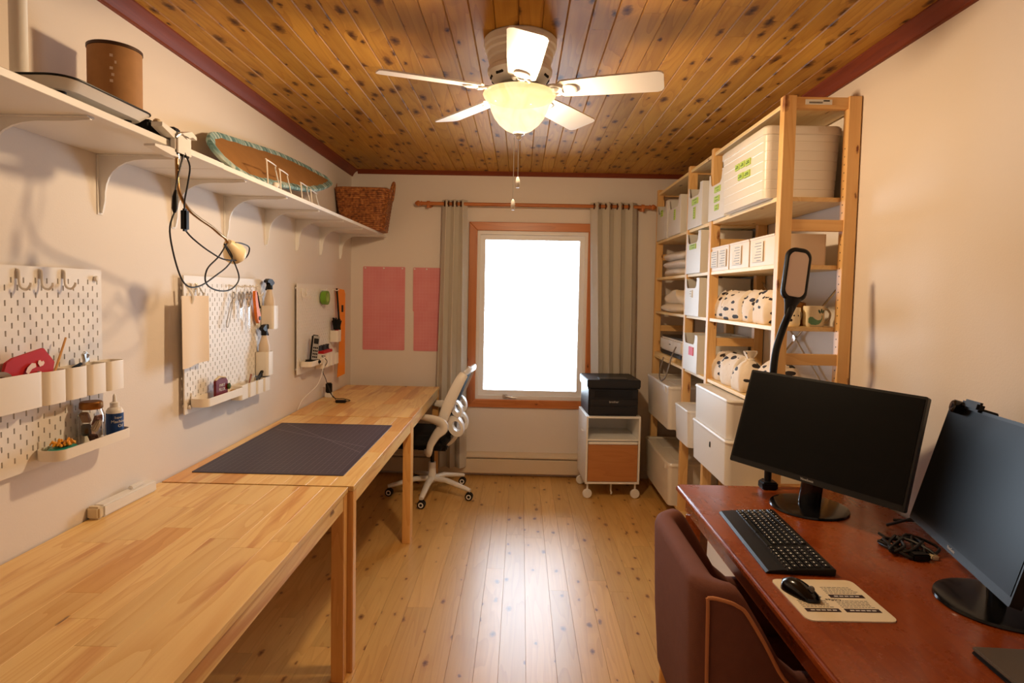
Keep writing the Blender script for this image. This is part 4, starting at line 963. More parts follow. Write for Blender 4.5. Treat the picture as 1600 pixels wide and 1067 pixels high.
# row of low bins with paper labels
OPB = mat('cream_bin_plastic', srgb(232, 210, 182), .45)
for k, (y0, y1, labs, what) in enumerate(((-1.735, -1.43, ((.03, .125), (.165, .125)), 'with two paper labels next to the middle bay'), (-2.005, -1.75, ((.09, .12),), 'in the middle of its shelf'), (-2.285, -2.02, ((.11, .12),), 'at the camera end of its shelf'))):
    bin_('low cream bin ' + what, y0, y1, 1.61, .128, 2.40, 2.61, False, [(a, .018, c, .088, PAPER) for a, c in labs], OPB, 'low_bin', 'bin', 'low cream bins in a row')
b = B(); b.ball((2.47, -1.62, 1.6145+.095), (.03, .045, .045), 12, 8); b.box(2.45, 2.49, -1.65, -1.59, 1.6145, 1.68); tag(b.build('black_sock', BLACKF), 'black roll peeking over the low bin with two labels', 'roll')
# whale print pouches
def printmat():
    t = NT('whale_print_fabric'); tc = t.n('ShaderNodeTexCoord'); oi = t.n('ShaderNodeObjectInfo')
    ad = t.n('ShaderNodeVectorMath', operation='ADD'); t.l(tc.outputs['Object'], ad.inputs[0])
    cv = t.n('ShaderNodeCombineXYZ'); t.l(t.math('MULTIPLY', oi.outputs['Random'], 9.0), cv.inputs[1]); t.l(cv.outputs[0], ad.inputs[1])
    mp = t.n('ShaderNodeMapping'); mp.inputs['Scale'].default_value = (14, 11, 33); mp.inputs['Rotation'].default_value = (.25, 0, 0); t.l(ad.outputs[0], mp.inputs[0])
    vo = t.n('ShaderNodeTexVoronoi', i_Scale=1.0, i_Randomness=.8); t.l(mp.outputs[0], vo.inputs['Vector'])
    nz = t.n('ShaderNodeTexNoise', i_Scale=40.0, i_Detail=2.0); t.l(tc.outputs['Object'], nz.inputs['Vector'])
    d = t.math('ADD', vo.outputs['Distance'], t.math('MULTIPLY', t.math('SUBTRACT', nz.outputs[0], .5), .22))
    f = t.math('LESS_THAN', d, .33)
    t.l(t.mix(f, srgb(238, 224, 206), srgb(40, 34, 36)), t.b.inputs['Base Color']); t.b.inputs['Roughness'].default_value = .75
    nb = t.n('ShaderNodeTexNoise', i_Scale=22.0, i_Detail=3.0); t.l(tc.outputs['Object'], nb.inputs['Vector']); t.bump(nb.outputs[0], .5, .01); return t.m
WHALE = printmat()
def pouch(label, x, y, z, wy, dx, h, seed, tied=False):
    r = random.Random(seed); o = thing('print_pouch', label, 'pouch', (x, y, z), r.uniform(-.12, .12), 'black and white printed pouches'); b = B(); rings = []
    nz_ = 12; n = 30; p1, p2 = r.uniform(0, 6), r.uniform(0, 6)
    prof = [(.0, .90), (.02, .97), (.12, 1.0), (.3, 1.02), (.5, 1.02), (.7, 1.0), (.86, .97), (.95, .95), (1.0, .97)] if not tied else [(0, .85), (.02, .95), (.15, 1), (.35, 1), (.55, .85), (.70, .5), (.78, .2), (.84, .16), (.92, .3), (1.0, .4)]
    for zz, k in prof:
        ring = []
        for i in range(n):
            a = 2*PI*i/n; c, s = cos(a), sin(a); e = .42
            px = math.copysign(abs(c)**e, c); py = math.copysign(abs(s)**e, s)
            thick = 1.0 if tied else (1-zz**5*.72)
            wv = 1+.05*sin(5*a+p1+zz*4)+.03*sin(9*a+p2-zz*7)*zz
            ring.append((px*dx/2*k*thick*wv, py*wy/2*k*wv, h*zz + (.006*sin(4*py*3+p1)*zz)))
        rings.append(ring)
    b.loft(rings); b.build('bag', WHALE, o, ang=70)
    b = B()
    if tied: b.tube([(dx*.12*cos(2*PI*j/14), wy*.11*sin(2*PI*j/14), h*.80) for j in range(14)], .006, 6, closed=True)
    else: b.box(-.008, .008, -wy*.40, wy*.40, h*.98, h*1.005, .003)
    b.build('tie' if tied else 'seam', mat('cream_cord', srgb(234, 222, 204), .8), o)
pouch('printed pouch on the third shelf next to the middle bay', 2.50, -1.515, 1.355, .16, .15, .150, 1)
pouch('printed pouch on the third shelf, second from the middle bay', 2.49, -1.72, 1.355, .22, .15, .148, 2)
pouch('printed pouch on the third shelf, second from the mugs', 2.50, -1.925, 1.355, .16, .15, .150, 3)
pouch('printed pouch on the third shelf nearest the mugs', 2.48, -2.10, 1.355, .18, .13, .148, 4)
pouch('printed pouch on the lower shelf next to the middle bay', 2.50, -1.51, 1.02, .16, .15, .150, 5)
pouch('printed pouch on the lower shelf, second from the middle bay', 2.49, -1.70, 1.02, .19, .15, .155, 6)
pouch('printed pouch with tied neck on the lower shelf', 2.47, -1.885, 1.02, .16, .14, .19, 7, True)
pouch('printed pouch on the lower shelf nearest the desk lamp', 2.52, -2.10, 1.02, .23, .16, .16, 8)
# folded fabrics and packets in the far bay
def puff(name, label, cat, x, y, z, dx, dy, h, m, seed, group=None, wr=.05):
    r = random.Random(seed); b = B(); n = 32; rings = []; p = [r.uniform(0, 6) for _ in range(4)]
    for k in range(9):
        t = k/8; s = max(.02, math.sqrt(max(0, 1-(2*t-1)**2)))**.45
        if k in (0, 8): s = .72
        rings.append([((abs(cos(a))**.5*math.copysign(1, cos(a)))*dx/2*s*(1+wr*sin(4*a+p[0]+t*3)), (abs(sin(a))**.5*math.copysign(1, sin(a)))*dy/2*s*(1+wr*sin(5*a+p[1])), h*t+(wr*.16*sin(3*a+p[2])*h*6*(.3 if k in (0, 8) else 1) if k else 0)) for a in [2*PI*i/n for i in range(n)]])
    b.loft(rings); return tag(b.build(name, m, loc=(x, y, z), ang=80), label, cat, group)
CELLO = mat('plastic_wrapped_white', srgb(236, 232, 230), .25, coat=.4, bump=.3, bscale=60)
CREAM = mat('cream_fabric', srgb(236, 222, 200), .85, bump=.5, bscale=25)
for k, (zz, nm) in enumerate(((1.61, 'bottom'), (1.668, 'middle'), (1.726, 'top'))):
    puff('wrapped_linen', 'plastic wrapped white linen, %s of the stack of three' % nm, 'linen', 2.54, -.50+.015*k, zz, .27, .58, .056, CELLO, 20+k, 'wrapped linens')
puff('folded_cushion', 'flat white cushion at the bottom of the far third shelf', 'cushion', 2.54, -.48, 1.355, .28, .64, .062, CREAM, 31)
puff('crumpled_cloth', 'crumpled cream cloth lying on the flat white cushion', 'cloth', 2.54, -.50, 1.418, .24, .50, .095, CREAM, 35, wr=.16)
# scanner on a board
b = B(); b.box(-.14, .13, -.28, .28, 0, .026, .002); tag(b.build('wood_board', SHELFW, loc=(2.545, -.40, 1.02), rot=(0, 0, .02)), 'loose pine board under the white scanner', 'board')
sn = thing('flatbed_scanner', 'white flatbed scanner with dark base on the far lower shelf', 'scanner', (2.55, -.52, 1.0465), .02)
b = B(); b.box(-.125, .13, -.27, .27, 0, .03, .006); b.build('base', mat('dark_grey_plastic', srgb(54, 50, 50), .5), sn)
b = B(); b.box(-.13, .135, -.275, .275, .03, .125, .012); b.build('body', WHITE, sn)
b = B(); b.box(-.12, .125, -.26, .26, .1252, .138, .004); b.build('lid', mat('dark_grey_plastic', srgb(54, 50, 50), .5), sn)
b = B(); b.box(-.1315, -.1295, -.02, .02, .08, .086); b.build('badge', GREY, sn)
b = B(); b.tube(smoothpath([(2.408, -.74, 1.13), (2.37, -.775, 1.06), (2.345, -.80, .98), (2.325, -.80, .925), (2.322, -.70, .895), (2.335, -.60, .93), (2.36, -.56, 1.0), (2.372, -.55, 1.04)], 8), .0045, 8)
tag(b.build('grey_cable', mat('grey_cable', srgb(122, 112, 104), .5)), 'grey cable looping down from the white scanner over the box lid', 'cable')
# lidded storage boxes on the lower shelves
def lidbox(label, y0, y1, z, h, x0, x1, lidh=.02, hole=False, m=None, clips=False, group='lidded boxes on the low shelves', taper=.94):
    o = thing('storage_box', label, 'box', (x0, y0, z), 0, group); w = y1-y0; d = x1-x0; ol = rrect(d, w, .03, 5); b = B(); hh = h-lidh
    q = lambda p, s, zz: (d/2+p[0]*s, w/2+p[1]*s, zz)
    b.loft([[q(p, taper, 0) for p in ol], [q(p, .985, hh) for p in ol]]); b.build('body', m or BINW, o)
    b = B(); b.loft([[q(p, 1, hh) for p in ol], [q(p, 1.004, hh+lidh*.4) for p in ol], [q(p, .985, h) for p in ol], [q(p, .90, h) for p in ol], [q(p, .89, h-.005) for p in ol]]); l_ = b.build('lid', m or BINW, o)
    if hole:
        b = B(); b.box(.0, .012, w*.42, w*.42+.012, hh*.62, hh*.62+.03, .003); b.build('hand_hole', INK, o)
    if clips:
        b = B(); b.box(-.004, .006, w*.1, w*.1+.06, hh-.03, hh+.012, .003); b.build('latch', m or BINW, o)
        for k in (0, 1):
            b = B(); b.box(d*.2, d*.8, w*(.12+.45*k), w*(.43+.45*k), h-.0045, h-.001, .001); b.build('lid_panel', m or BINW, l_)
    return o
lidbox('white lidded box stacked on top behind the tilted monitor', -2.04, -1.50, .812, .185, 2.318, 2.685, .012, taper=.97)
lidbox('white box with small handle hole under another box behind the monitor', -2.06, -1.50, .60, .2105, 2.310, 2.685, .012, True, taper=.96)
lidbox('small white box on the low shelf of the middle bay', -1.37, -1.06, .60, .215, 2.325, 2.66, .012, taper=.93)
lidbox('white lidded box on the low shelf nearest the window wall', -.91, -.24, .60, .285, 2.325, 2.68, .02, clips=True)
lidbox('milky lidded box on the bottom shelf beside the white cart', -.93, -.16, .10, .285, 2.335, 2.68, .022, clips=True, m=BOXW, taper=.92)
lidbox('white lidded box on the bottom shelf under the desk end', -2.26, -1.55, .10, .24, 2.32, 2.68, .015)
pc_ = thing('paint_can', 'metal paint can with white label on the bottom shelf', 'can', (2.475, -1.20, .10))
b = B(); b.lathe([(.001, 0), (.083, 0), (.085, .006), (.085, .20), (.082, .204)], n=34); b.build('body', PAPER, pc_)
b = B(); b.lathe([(.085, .196), (.088, .2), (.088, .212), (.083, .214), (.074, .206), (.001, .205)], n=34); b.build('lid', STEEL, pc_)
b = B()
for k in range(5): b.box(-.0862, -.0852, -.03, .01+.006*(k % 3), .06+.022*k, .066+.022*k)
b.rotz(.9); b.build('label_print', GREY, pc_, smooth=False)
# mugs at the near end of the third shelf
CERA = mat('cream_ceramic', srgb(240, 228, 196), .25)
def mug(label, x, y, z, r, h, ha, name='mug'):
    o = thing(name, label, 'mug', (x, y, z), 0, 'mugs on the third shelf'); b = B()
    b.lathe([(.001, 0), (r*.88, 0), (r*.95, .004), (r, .012), (r, h-.003), (r-.0015, h), (r-.0035, h-.003), (r-.0035, .008), (.001, .006)], n=36); b.build('body', CERA, o, ang=50)
    b = B(); b.tube(smoothpath([(r-.003, 0, h*.82), (r+.012, 0, h*.86), (r+.027, 0, h*.66), (r+.024, 0, h*.38), (r+.01, 0, h*.2), (r-.003, 0, h*.17)], 5), .0048, 8); b.rotz(ha); b.build('handle', CERA, o); return o
def inside(p, poly):
    c = False; n = len(poly)
    for i in range(n):
        (x1, y1), (x2, y2) = poly[i], poly[(i+1) % n]
        if (y1 > p[1]) != (y2 > p[1]) and p[0] < (x2-x1)*(p[1]-y1)/(y2-y1)+x1: c = not c
    return c
def decal(name, polys, m, par, r, ang, z0, step=.0011):
    b = B(); done = set()
    for poly in polys:
        xs = [p[0] for p in poly]; ys = [p[1] for p in poly]
        for i in range(int(min(xs)/step)-1, int(max(xs)/step)+2):
            for j in range(int(min(ys)/step)-1, int(max(ys)/step)+2):
                if (i, j) in done or not inside(((i+.5)*step, (j+.5)*step), poly): continue
                done.add((i, j))
                q = [((i+a)*step, (j+c)*step) for a, c in ((0, 0), (1, 0), (1, 1), (0, 1))]
                b.poly([(r*cos(ang+u/r), r*sin(ang+u/r), z0+v) for u, v in q], [(0, 1, 2, 3)])
    bmesh.ops.remove_doubles(b.bm, verts=b.bm.verts, dist=1e-5)
    return b.build(name, m, par)
m1 = mug('cream mug with green whale print at the shelf end', 2.588, -2.252, 1.355, .041, .086, 0)
def ell(cx, cy, rx, ry, a=0, n=20): return [(cx+rx*cos(2*PI*k/n)*cos(a)-ry*sin(2*PI*k/n)*sin(a), cy+rx*cos(2*PI*k/n)*sin(a)+ry*sin(2*PI*k/n)*cos(a)) for k in range(n)]
whale = [(-.036, .018), (-.036, .034), (-.030, .042), (-.02, .042), (-.012, .034), (.0, .028), (.012, .030), (.018, .038), (.017, .046), (.022, .05), (.022, .036), (.016, .022), (.006, .012), (-.008, .008), (-.024, .009)]
decal('whale_print', [whale], mat('whale_green', srgb(112, 160, 122), .4), m1, .0413, -1.62, 0)
decal('spout_print', [ell(.006, .064, .004, .009, .5), ell(.016, .067, .0045, .009), ell(.026, .064, .004, .009, -.5)], mat('spout_green', srgb(46, 92, 84), .4), m1, .0413, -1.62, 0)
m2 = mug('cream mug with black dot face behind the desk lamp', 2.498, -2.235, 1.355, .04, .078, .5)
decal('dot_print', [ell(-.004, .045, .0035, .0035), ell(.016, .045, .0035, .0035), ell(-.016, .026, .006, .006)], INK, m2, .0403, -1.5, 0)
tn = thing('brass_tin', 'small brass lidded tin behind the two mugs', 'tin', (2.565, -2.165, 1.355))
b = B(); b.lathe([(.001, 0), (.026, 0), (.026, .08), (.001, .08)], n=24); b.build('body', BRASS, tn)
b = B(); b.lathe([(.027, .07), (.028, .072), (.028, .098), (.02, .102), (.001, .104)], n=24, caps=False); b.build('lid', BRASS, tn)

# ------------------------------------------------------------ cart and printer by the window
CA = math.radians(3)
ct = thing('rolling_cart', 'white rolling cart with oak drawer front beside the window', 'cart', (1.845, -.528, 0), CA)
CW, CDp, z0, z1, t = .392, .385, .112, .602, .014
CARTW = mat('cart_white', srgb(240, 238, 234), .35)
for nm, q in (('side_panel', (0, t, 0, CDp, z0, z1)), ('side_panel', (CW-t, CW, 0, CDp, z0, z1)), ('top', (t, CW-t, 0, CDp, z1-t, z1)), ('bottom', (t, CW-t, 0, CDp, z0, z0+t)), ('shelf', (t, CW-t, .004, CDp-.006, .424, .436)), ('back_panel', (t, CW-t, CDp-.006, CDp, z0+t, z1-t))):
    b = B(); b.box(*q, .0015, 1); b.build(nm, CARTW, ct, smooth=False)
OAK = wood('oak_front', srgb(196, 132, 76), srgb(164, 98, 50), 'x', rough=.45, ring=.25, tone=0)
b = B(); b.box(t+.003, CW-t-.003, .003, .02, z0+t+.004, .398); dr = b.build('drawer_front', OAK, ct, smooth=False)
b = B(); b.box(t+.004, CW-t-.004, -.006, .018, .400, .419, .004); b.build('handle', CARTW, dr)
for x, y in ((.022, .03), (CW-.022, .03), (.022, CDp-.03), (CW-.022, CDp-.03)):
    b = B(); b.cyl((x, y, .05), (x, y, z0), .007, n=12); b.lathe([(.001, -.011), (.03, -.011), (.034, -.006), (.034, .006), (.03, .011), (.001, .011)], (x, y, .034), 24, 'y'); b.build('caster', CARTW, ct)
b = B(); b.cyl((.2, .06, .07), (.2, .06, z0), .006, n=10); b.tube([(.2, .06, .07), (.2, .062, .045), (.206, .06, .03), (.2, .055, .022)], .006, 8); b.build('drawer_hook', CARTW, ct)
b = B(); b.tube([(0, .1, .48), (-.016, .1, .478), (-.02, .1, .49)], .005, 8); b.build('side_hook', CARTW, ct)
pr = thing('laser_printer', 'black multifunction laser printer on top of the white cart', 'printer', (1.845, -.515, .602), CA)
PB = mat('printer_black', srgb(30, 30, 34), .45)
PB2 = mat('printer_dark', srgb(12, 12, 14), .3)
b = B(); b.box(.012, .372, .008, .36, 0, .2, .008); b.build('body', PB, pr)
b = B(); b.box(.0, .385, -.004, .362, .2068, .262, .004, 2); b.build('scanner_lid', PB, pr)
b = B(); b.box(.004, .38, .0, .36, .199, .2065); b.build('seam', PB2, pr)
b = B(); b.box(.055, .33, .002, .02, .135, .185, .002); b.build('output_slot', PB2, pr)
b = B(); b.box(.02, .365, .002, .02, .078, .126, .004); b.build('front_cover', PB, pr)
b = B(); b.box(.02, .365, .003, .02, .006, .072, .004); tray_ = b.build('paper_tray', PB, pr)
b = B(); b.box(.13, .25, .001, .01, .006, .022, .003); b.build('tray_grip', PB2, tray_)
b = B(); b.box(.09, .3, .02, .12, .262, .266, .002); b.build('control_panel', PB2, pr)
b = B(); b.box(-.0015, .008, .03, .33, .21, .25, .002); b.build('side_strip', mat('printer_side', srgb(150, 150, 150), .35), pr)
text('lettering', 'brother', .022, mat('silver_print', srgb(200, 198, 194), .4), pr, frame((1, 0, 0), (0, 0, 1), (.195, .0015, .103)))

# ------------------------------------------------------------ office chair
oc = thing('office_chair', 'white and black office chair pushed under the far pine table', 'office chair', (.738, -.485, 0), math.radians(-4))
OCW = mat('chair_white', srgb(240, 236, 230), .35)
for k in range(5):
    a = math.radians(-91 + 72*k); dx, dy = cos(a), sin(a)
    b = B(); P = [(dx*.03, dy*.03, .115), (dx*.12, dy*.12, .115), (dx*.28, dy*.28, .078), (dx*.315, dy*.315, .07)]
    b.tube(P, [.026, .024, .019, .016], 10, flat=.8); lg = b.build('base_leg', OCW, oc)
    b = B(); cx, cy = dx*.305, dy*.305; b.cyl((cx, cy, .03), (cx, cy, .07), .008, n=10)
    for s in (-1, 1): b.lathe([(.001, s*.012-.009), (.026, s*.012-.009), (.028, s*.012-.005), (.028, s*.012+.005), (.026, s*.012+.009), (.001, s*.012+.009)], (cx, cy, .028), 20, 'y')
    cs = b.build('caster', BLACK, lg)
    b = B(); b.lathe([(.010, -.0215), (.018, -.0215), (.018, -.0225), (.010, -.0225), (.010, -.0215)], (cx, cy, .028), 18, 'y', caps=False); b.build('wheel_ring', OCW, lg)
b = B(); b.lathe([(.001, .09), (.032, .092), (.030, .135), (.026, .2), (.026, .235), (.001, .235)], n=22); b.build('column_sleeve', OCW, oc)
b = B(); b.cyl((0, 0, .2), (0, 0, .36), .014, n=16); b.build('gas_lift', BLACK, oc)
b = B(); b.box(-.10, .12, -.08, .08, .335, .375, .01); b.build('mechanism', BLACK, oc)
b = B(); b.box(-.32, .14, -.235, .235, .372, .47, .04, 5); b.build('seat_cushion', BLACKF, oc)
def backp(u, z): return (.105+.40*(z-.58) + .05*(1-(abs(u)/.2)**2), u, z)
for s in (-1, 1):
    pts = [backp(s*uw, z) for uw, z in ((.17, .50), (.192, .58), (.2, .66), (.198, .76), (.185, .86), (.165, .905))]
    b = B(); b.tube(smoothpath(pts, 5), [.03+.008*sin(PI*k/25) for k in range(26)], 12, flat=.42, up=(0, 1, 0)); b.build('back_stile', OCW, oc)
b = B(); b.tube(smoothpath([backp(u, z) for u, z in ((-.165, .905), (-.1, .926), (0, .932), (.1, .926), (.165, .905))], 5), .022, 10, flat=.6, up=(1, 0, 0)); b.build('top_rail', OCW, oc)
b = B(); b.grid(lambda u, v: (backp((u-.5)*.37*(1-.1*v), .52+.39*v)[0]-.012, (u-.5)*.37*(1-.1*v), .52+.39*v), 12, 12); b.build('back_mesh', BLACKF, oc, solid=.006)
for s in (-1, 1):
    for xc, zc, rx, rz, yy in ((.19, .655, .040, .060, .105), (.185, .53, .058, .075, .10)):
        b = B(); n = 26
        def ol_(k, f, dy): 
            a = 2*PI*k/n; return (xc+f*rx*cos(a)-.25*f*rz*sin(a)+(.012 if f < .8 else 0), s*(yy+dy), zc+f*rz*sin(a))
        b.loft([[ol_(k, 1, -.03) for k in range(n)], [ol_(k, 1.03, 0) for k in range(n)], [ol_(k, .98, .028) for k in range(n)], [ol_(k, .50, .030) for k in range(n)], [ol_(k, .42, .0) for k in range(n)], [ol_(k, .46, -.03) for k in range(n)]], closed=True); b.build('lumbar_loop', OCW, oc, ang=60)
b = B(); b.tube(smoothpath([(.02, 0, .36), (.10, 0, .372), (.16, 0, .43), (.185, 0, .52), (.19, 0, .62)], 5), .04, 12, flat=.6); b.build('back_support', OCW, oc)
for s in (-1, 1):
    y = s*.262
    P = smoothpath([(.0, s*.20, .355), (.03, y, .372), (.045, y, .43), (.085, y, .50), (.125, y, .545), (.115, y, .58), (.05, y, .605), (-.04, y, .617), (-.12, y, .610)], 5)
    b = B(); b.tube(P, [.036-.004*abs(k-20)/10+.014*math.exp(-((k-22)/7)**2)-.010*max(0, k-30)/10 for k in range(len(P))], 12, flat=.55, up=(0, 1, 0)); b.build('armrest', OCW, oc)

# ------------------------------------------------------------ desk on the right
DX0, DX1, DY0, DY1, DZ = 1.985, 2.694, -4.05, -2.44, .73
dk = thing('wooden_desk', 'worn red brown wooden desk along the right wall', 'desk', (DX0, DY0, 0))
b = B(); b.box(0, DX1-DX0, 0, DY1-DY0, DZ-.028, DZ, .008, 3); b.build('desktop', DESKW, dk)
b = B(); b.box(.03, DX1-DX0-.02, .04, DY1-DY0-.04, DZ-.095, DZ-.0285, .003, 1); b.build('apron', DESKW, dk)
for x in (.035, DX1-DX0-.1):
    for y in (.045, DY1-DY0-.11):
        b = B(); b.tube([(x+.032, y+.032, 0), (x+.032, y+.032, DZ-.0955)], [.028, .045], 4); b.build('leg', DESKW, dk, smooth=False)
# monitors
SCREEN = mat('matte_screen', srgb(5, 5, 6), .36, spec=.15)
SCREEN2 = SCREEN
def monitor(label, c, az, tilt, roll, bx_, by_, W_=.60, H_=.355):
    n = Vector((cos(az)*cos(tilt), sin(az)*cos(tilt), sin(tilt))); r = Vector((-sin(az), cos(az), 0)); u = n.cross(r)
    r2 = cos(roll)*r+sin(roll)*u; u2 = -sin(roll)*r+cos(roll)*u
    root = thing('monitor', label, 'monitor', (bx_, by_, DZ), 0, 'computer monitors')
    Mm = Matrix((r2, u2, n)).transposed().to_4x4(); Mm.translation = Vector(c)-Vector((bx_, by_, DZ))
    b = B(); b.prism(rrect(W_, H_, .006, 3), -.022, 0); b.loft([[(p[0], p[1], -.022) for p in rrect(.36, .2, .03, 4)], [(p[0], p[1], -.05) for p in rrect(.30, .15, .03, 4)]])
    o = b.build('housing', BLACK, root); o.matrix_local = Mm
    b = B(); b.box(-W_/2+.007, W_/2-.007, -H_/2+.02, H_/2-.008, .0003, .0012); s = b.build('screen', SCREEN, root, smooth=False); s.matrix_local = Mm
    text('lettering', 'ViewSonic', .011, mat('silver_print', srgb(200, 198, 194), .4), o, Matrix.Translation((0, -H_/2+.010, .0004)))
    b = B(); b.lathe([(.001, 0), (.126, 0), (.13, .003), (.128, .009), (.11, .013), (.001, .014)], n=48); b.build('stand_base', BLACKG, root)
    bk = Mm @ Vector((0, -.04, -.045)); b = B(); b.tube([(0, 0, .012), (bk.x*.3, bk.y*.3, .12), (bk.x, bk.y, bk.z)], [.042, .04, .036], 12, flat=.38, up=tuple(n)); b.build('stand_neck', BLACKG, root)
    return Mm, root
Mm1, mon1 = monitor('black monitor on round glossy stand at the far end of the desk', (2.379, -2.754, 1.019), math.radians(-144.3), .307, -.026, 2.395, -2.68)
Mm2, mon2 = monitor('black monitor with webcam at the right edge of the picture', (2.468, -3.343, 1.026), math.radians(-197.5), .268, .05, 2.535, -3.345)
wb = thing('webcam', 'black webcam clipped over the top edge of the right monitor', 'webcam', mon2.location)
b = B(); b.box(-.05, .05, -.006, .02, .0, .018, .006); b.box(-.012, .02, .0, .006, -.04, .01, .002); b.box(-.01, .018, -.03, .006, -.045, -.038, .002); o = b.build('body', BLACK, wb)
LM = Mm2 @ Matrix.Translation((-.15, .1775, -.005)); o.matrix_local = LM
b = B(); b.lathe([(.001, .024), (.014, .024), (.018, .02), (.018, -.004), (.001, -.006)], (-.055, 0, .0), 22); b.xf(Matrix.Translation((0, -.008, .012))); o = b.build('lens_housing', BLACKG, wb); o.matrix_local = LM
b = B(); b.lathe([(.001, .0388), (.006, .0388), (.007, .0362), (.001, .036)], (-.055, -.008, 0), 16); o = b.build('lens', mat('lens_glass', srgb(60, 60, 70), .08), wb); o.matrix_local = LM
# keyboard
kb = thing('keyboard', 'black keyboard with white legends on the desk', 'keyboard', (2.135, -2.982, DZ), math.radians(-2.6))
b = B(); b.prism([(-.092, 0), (.09, 0), (.092, .018), (.085, .02), (-.05, .012), (-.085, .008), (-.092, .003)], -.225, .225, lambda p, h: (p[0], h, p[1]))
o = b.build('body', BLACK, kb, smooth=False); md = o.modifiers.new('bevel', 'BEVEL'); md.width = .003; md.segments = 2
kz = lambda x: .0122+.0078*(x+.05)/.135
b = B(); lg_ = B(); rk = random.Random(2)
for r in range(6):
    x = -.038+.0195*r + (.004 if r == 5 else 0); y = .218
    while y > -.215:
        wd = .0165 if not (r == 0 and .02 < y < .13) else .10
        if (r == 0 and y < .13 and y > .11): wd = .1
        if -.062 < y-wd and False: pass
        if not (-.075 < y < -.062 or -.138 < y < -.128):
            z = kz(x); b.poly([(x, y-wd, z), (x+.0165, y-wd, z+.001), (x+.0165, y, z+.001), (x, y, z), (x+.002, y-wd+.002, z+.004), (x+.0145, y-wd+.002, z+.005), (x+.0145, y-.002, z+.005), (x+.002, y-.002, z+.004)], [(4, 5, 6, 7), (0, 1, 5, 4), (1, 2, 6, 5), (2, 3, 7, 6), (3, 0, 4, 7)])
            if wd < .05:
                lx = x+.006; ly = y-.004-rk.uniform(0, .003); ll = rk.uniform(.003, .008)
                lg_.poly([(lx, ly-ll, z+.0048), (lx+.0028, ly-ll, z+.0051), (lx+.0028, ly, z+.0051), (lx, ly, z+.0048)], [(0, 1, 2, 3)])
        y -= wd+.0025
k_ = b.build('keys', BLACKG, kb, smooth=False); k_['kind'] = 'stuff'
k_ = lg_.build('key_legends', PAPER, kb, smooth=False); k_['kind'] = 'stuff'
# mouse pad with printed panels, mouse
mp_ = thing('mouse_pad', 'cream mouse pad with printed text panels on the desk', 'mouse pad', (2.137, -3.338, DZ), math.radians(1))
b = B(); b.prism(rrect(.212, .202, .018, 5), 0, .003); b.build('pad', mat('pad_cream', srgb(240, 226, 196), .55), mp_, smooth=False)
TXT = mat('dark_print', srgb(48, 26, 28), .6)
for (x0, x1, y0, y1) in ((-.088, -.006, -.062, -.046), (.006, .09, -.062, -.046), (.004, .09, .006, .022), (-.088, -.02, .006, .022)):
    b = B(); b.box(x0, x1, y0, y1, .003, .0033); pn = b.build('print_bar', TXT, mp_, smooth=False)
    b = B(); rk = random.Random(int(x0*1000)+7)
    for k in range(5): b.box(x0+.012+.013*k, x0+.022+.013*k, (y0+y1)/2-.002, (y0+y1)/2+.002, .0033, .0035)
    b.build('bar_lettering', PAPER, pn, smooth=False)
    b = B()
    for r in range(5):
        xx = x0
        while xx < x1-.012:
            ww = rk.uniform(.004, .011); b.box(xx, xx+ww, y1+.006+.0075*r, y1+.0085+.0075*r, .003, .0032); xx += ww+.002
        if r == 0: pass
    b.build('text_lines', GREY, mp_, smooth=False)
text('lettering', 'Coffee', .014, INK, mp_, Matrix.Translation((.004, -.004, .0032)) @ Matrix.Rotation(PI, 4, 'Z'))
ms = thing('mouse', 'glossy black mouse on the cream mouse pad', 'mouse', (2.072, -3.317, DZ+.003), math.radians(-62))
b = B(); rings = []
for k in range(13):
    t_ = k/12; x = -.052+.104*t_; wd = .031*(1-abs(2*t_-1)**2.6)**.5*(1-.12*sin(PI*t_)) if 0 < t_ < 1 else .004; hh = .008+.030*max(0, sin(PI*min(1, t_*.92+.08)))**.8*(1-.35*t_)
    rings.append([(x, wd*cos(a), max(0, hh*sin(a)) if sin(a) > 0 else 0) for a in [PI*j/14 for j in range(15)]])
b.loft(rings); b.build('shell', BLACKG, ms, ang=60)
b = B(); b.lathe([(.001, -.0035), (.007, -.0035), (.008, 0), (.007, .0035), (.001, .0035)], (.03, 0, .0262), 14, 'y'); b.build('scroll_wheel', GREY, ms)
# laptop, cable tangle
lt = thing('closed_laptop', 'closed grey laptop at the bottom right of the desk', 'laptop', (2.48, -3.69, DZ), math.radians(-3))
b = B(); b.box(-.165, .165, -.115, .13, 0, .009, .003); b.build('base', BLACK, lt)
b = B(); b.box(-.165, .165, -.115, .13, .0095, .018, .003); b.build('lid', mat('laptop_grey', srgb(116, 106, 96), .4, .5), lt)
tg_ = thing('cable_tangle', 'tangle of black cables between the two monitors', 'cables', (2.52, -3.03, DZ))
rk = random.Random(9)
for k in range(4):
    pts = [(.09*cos(1.3*j+k*1.7)*rk.uniform(.4, 1), .075*sin(1.9*j+k)*rk.uniform(.5, 1), .006+.011*((j+k) % 3)) for j in range(8)]
    b = B(); b.tube(smoothpath(pts, 5), .0042, 7); b.build('cable', CABLE, tg_)
b = B(); b.box(-.03, .02, -.075, -.045, 0, .02, .004); b.build('plug', BLACK, tg_)
b = B(); b.box(.03, .05, -.065, -.035, 0, .014, .003); b.build('pale_plug', mat('cream_plastic', srgb(222, 204, 170), .45), tg_)
b = B(); b.tube(smoothpath([(2.56, -2.86, .742), (2.63, -2.92, .80), (2.655, -2.97, .87), (2.63, -3.05, .90), (2.6, -3.12, .88)], 6), .0045, 7); tag(b.build('monitor_cable', CABLE), 'black cable arching behind the right monitor', 'cable')
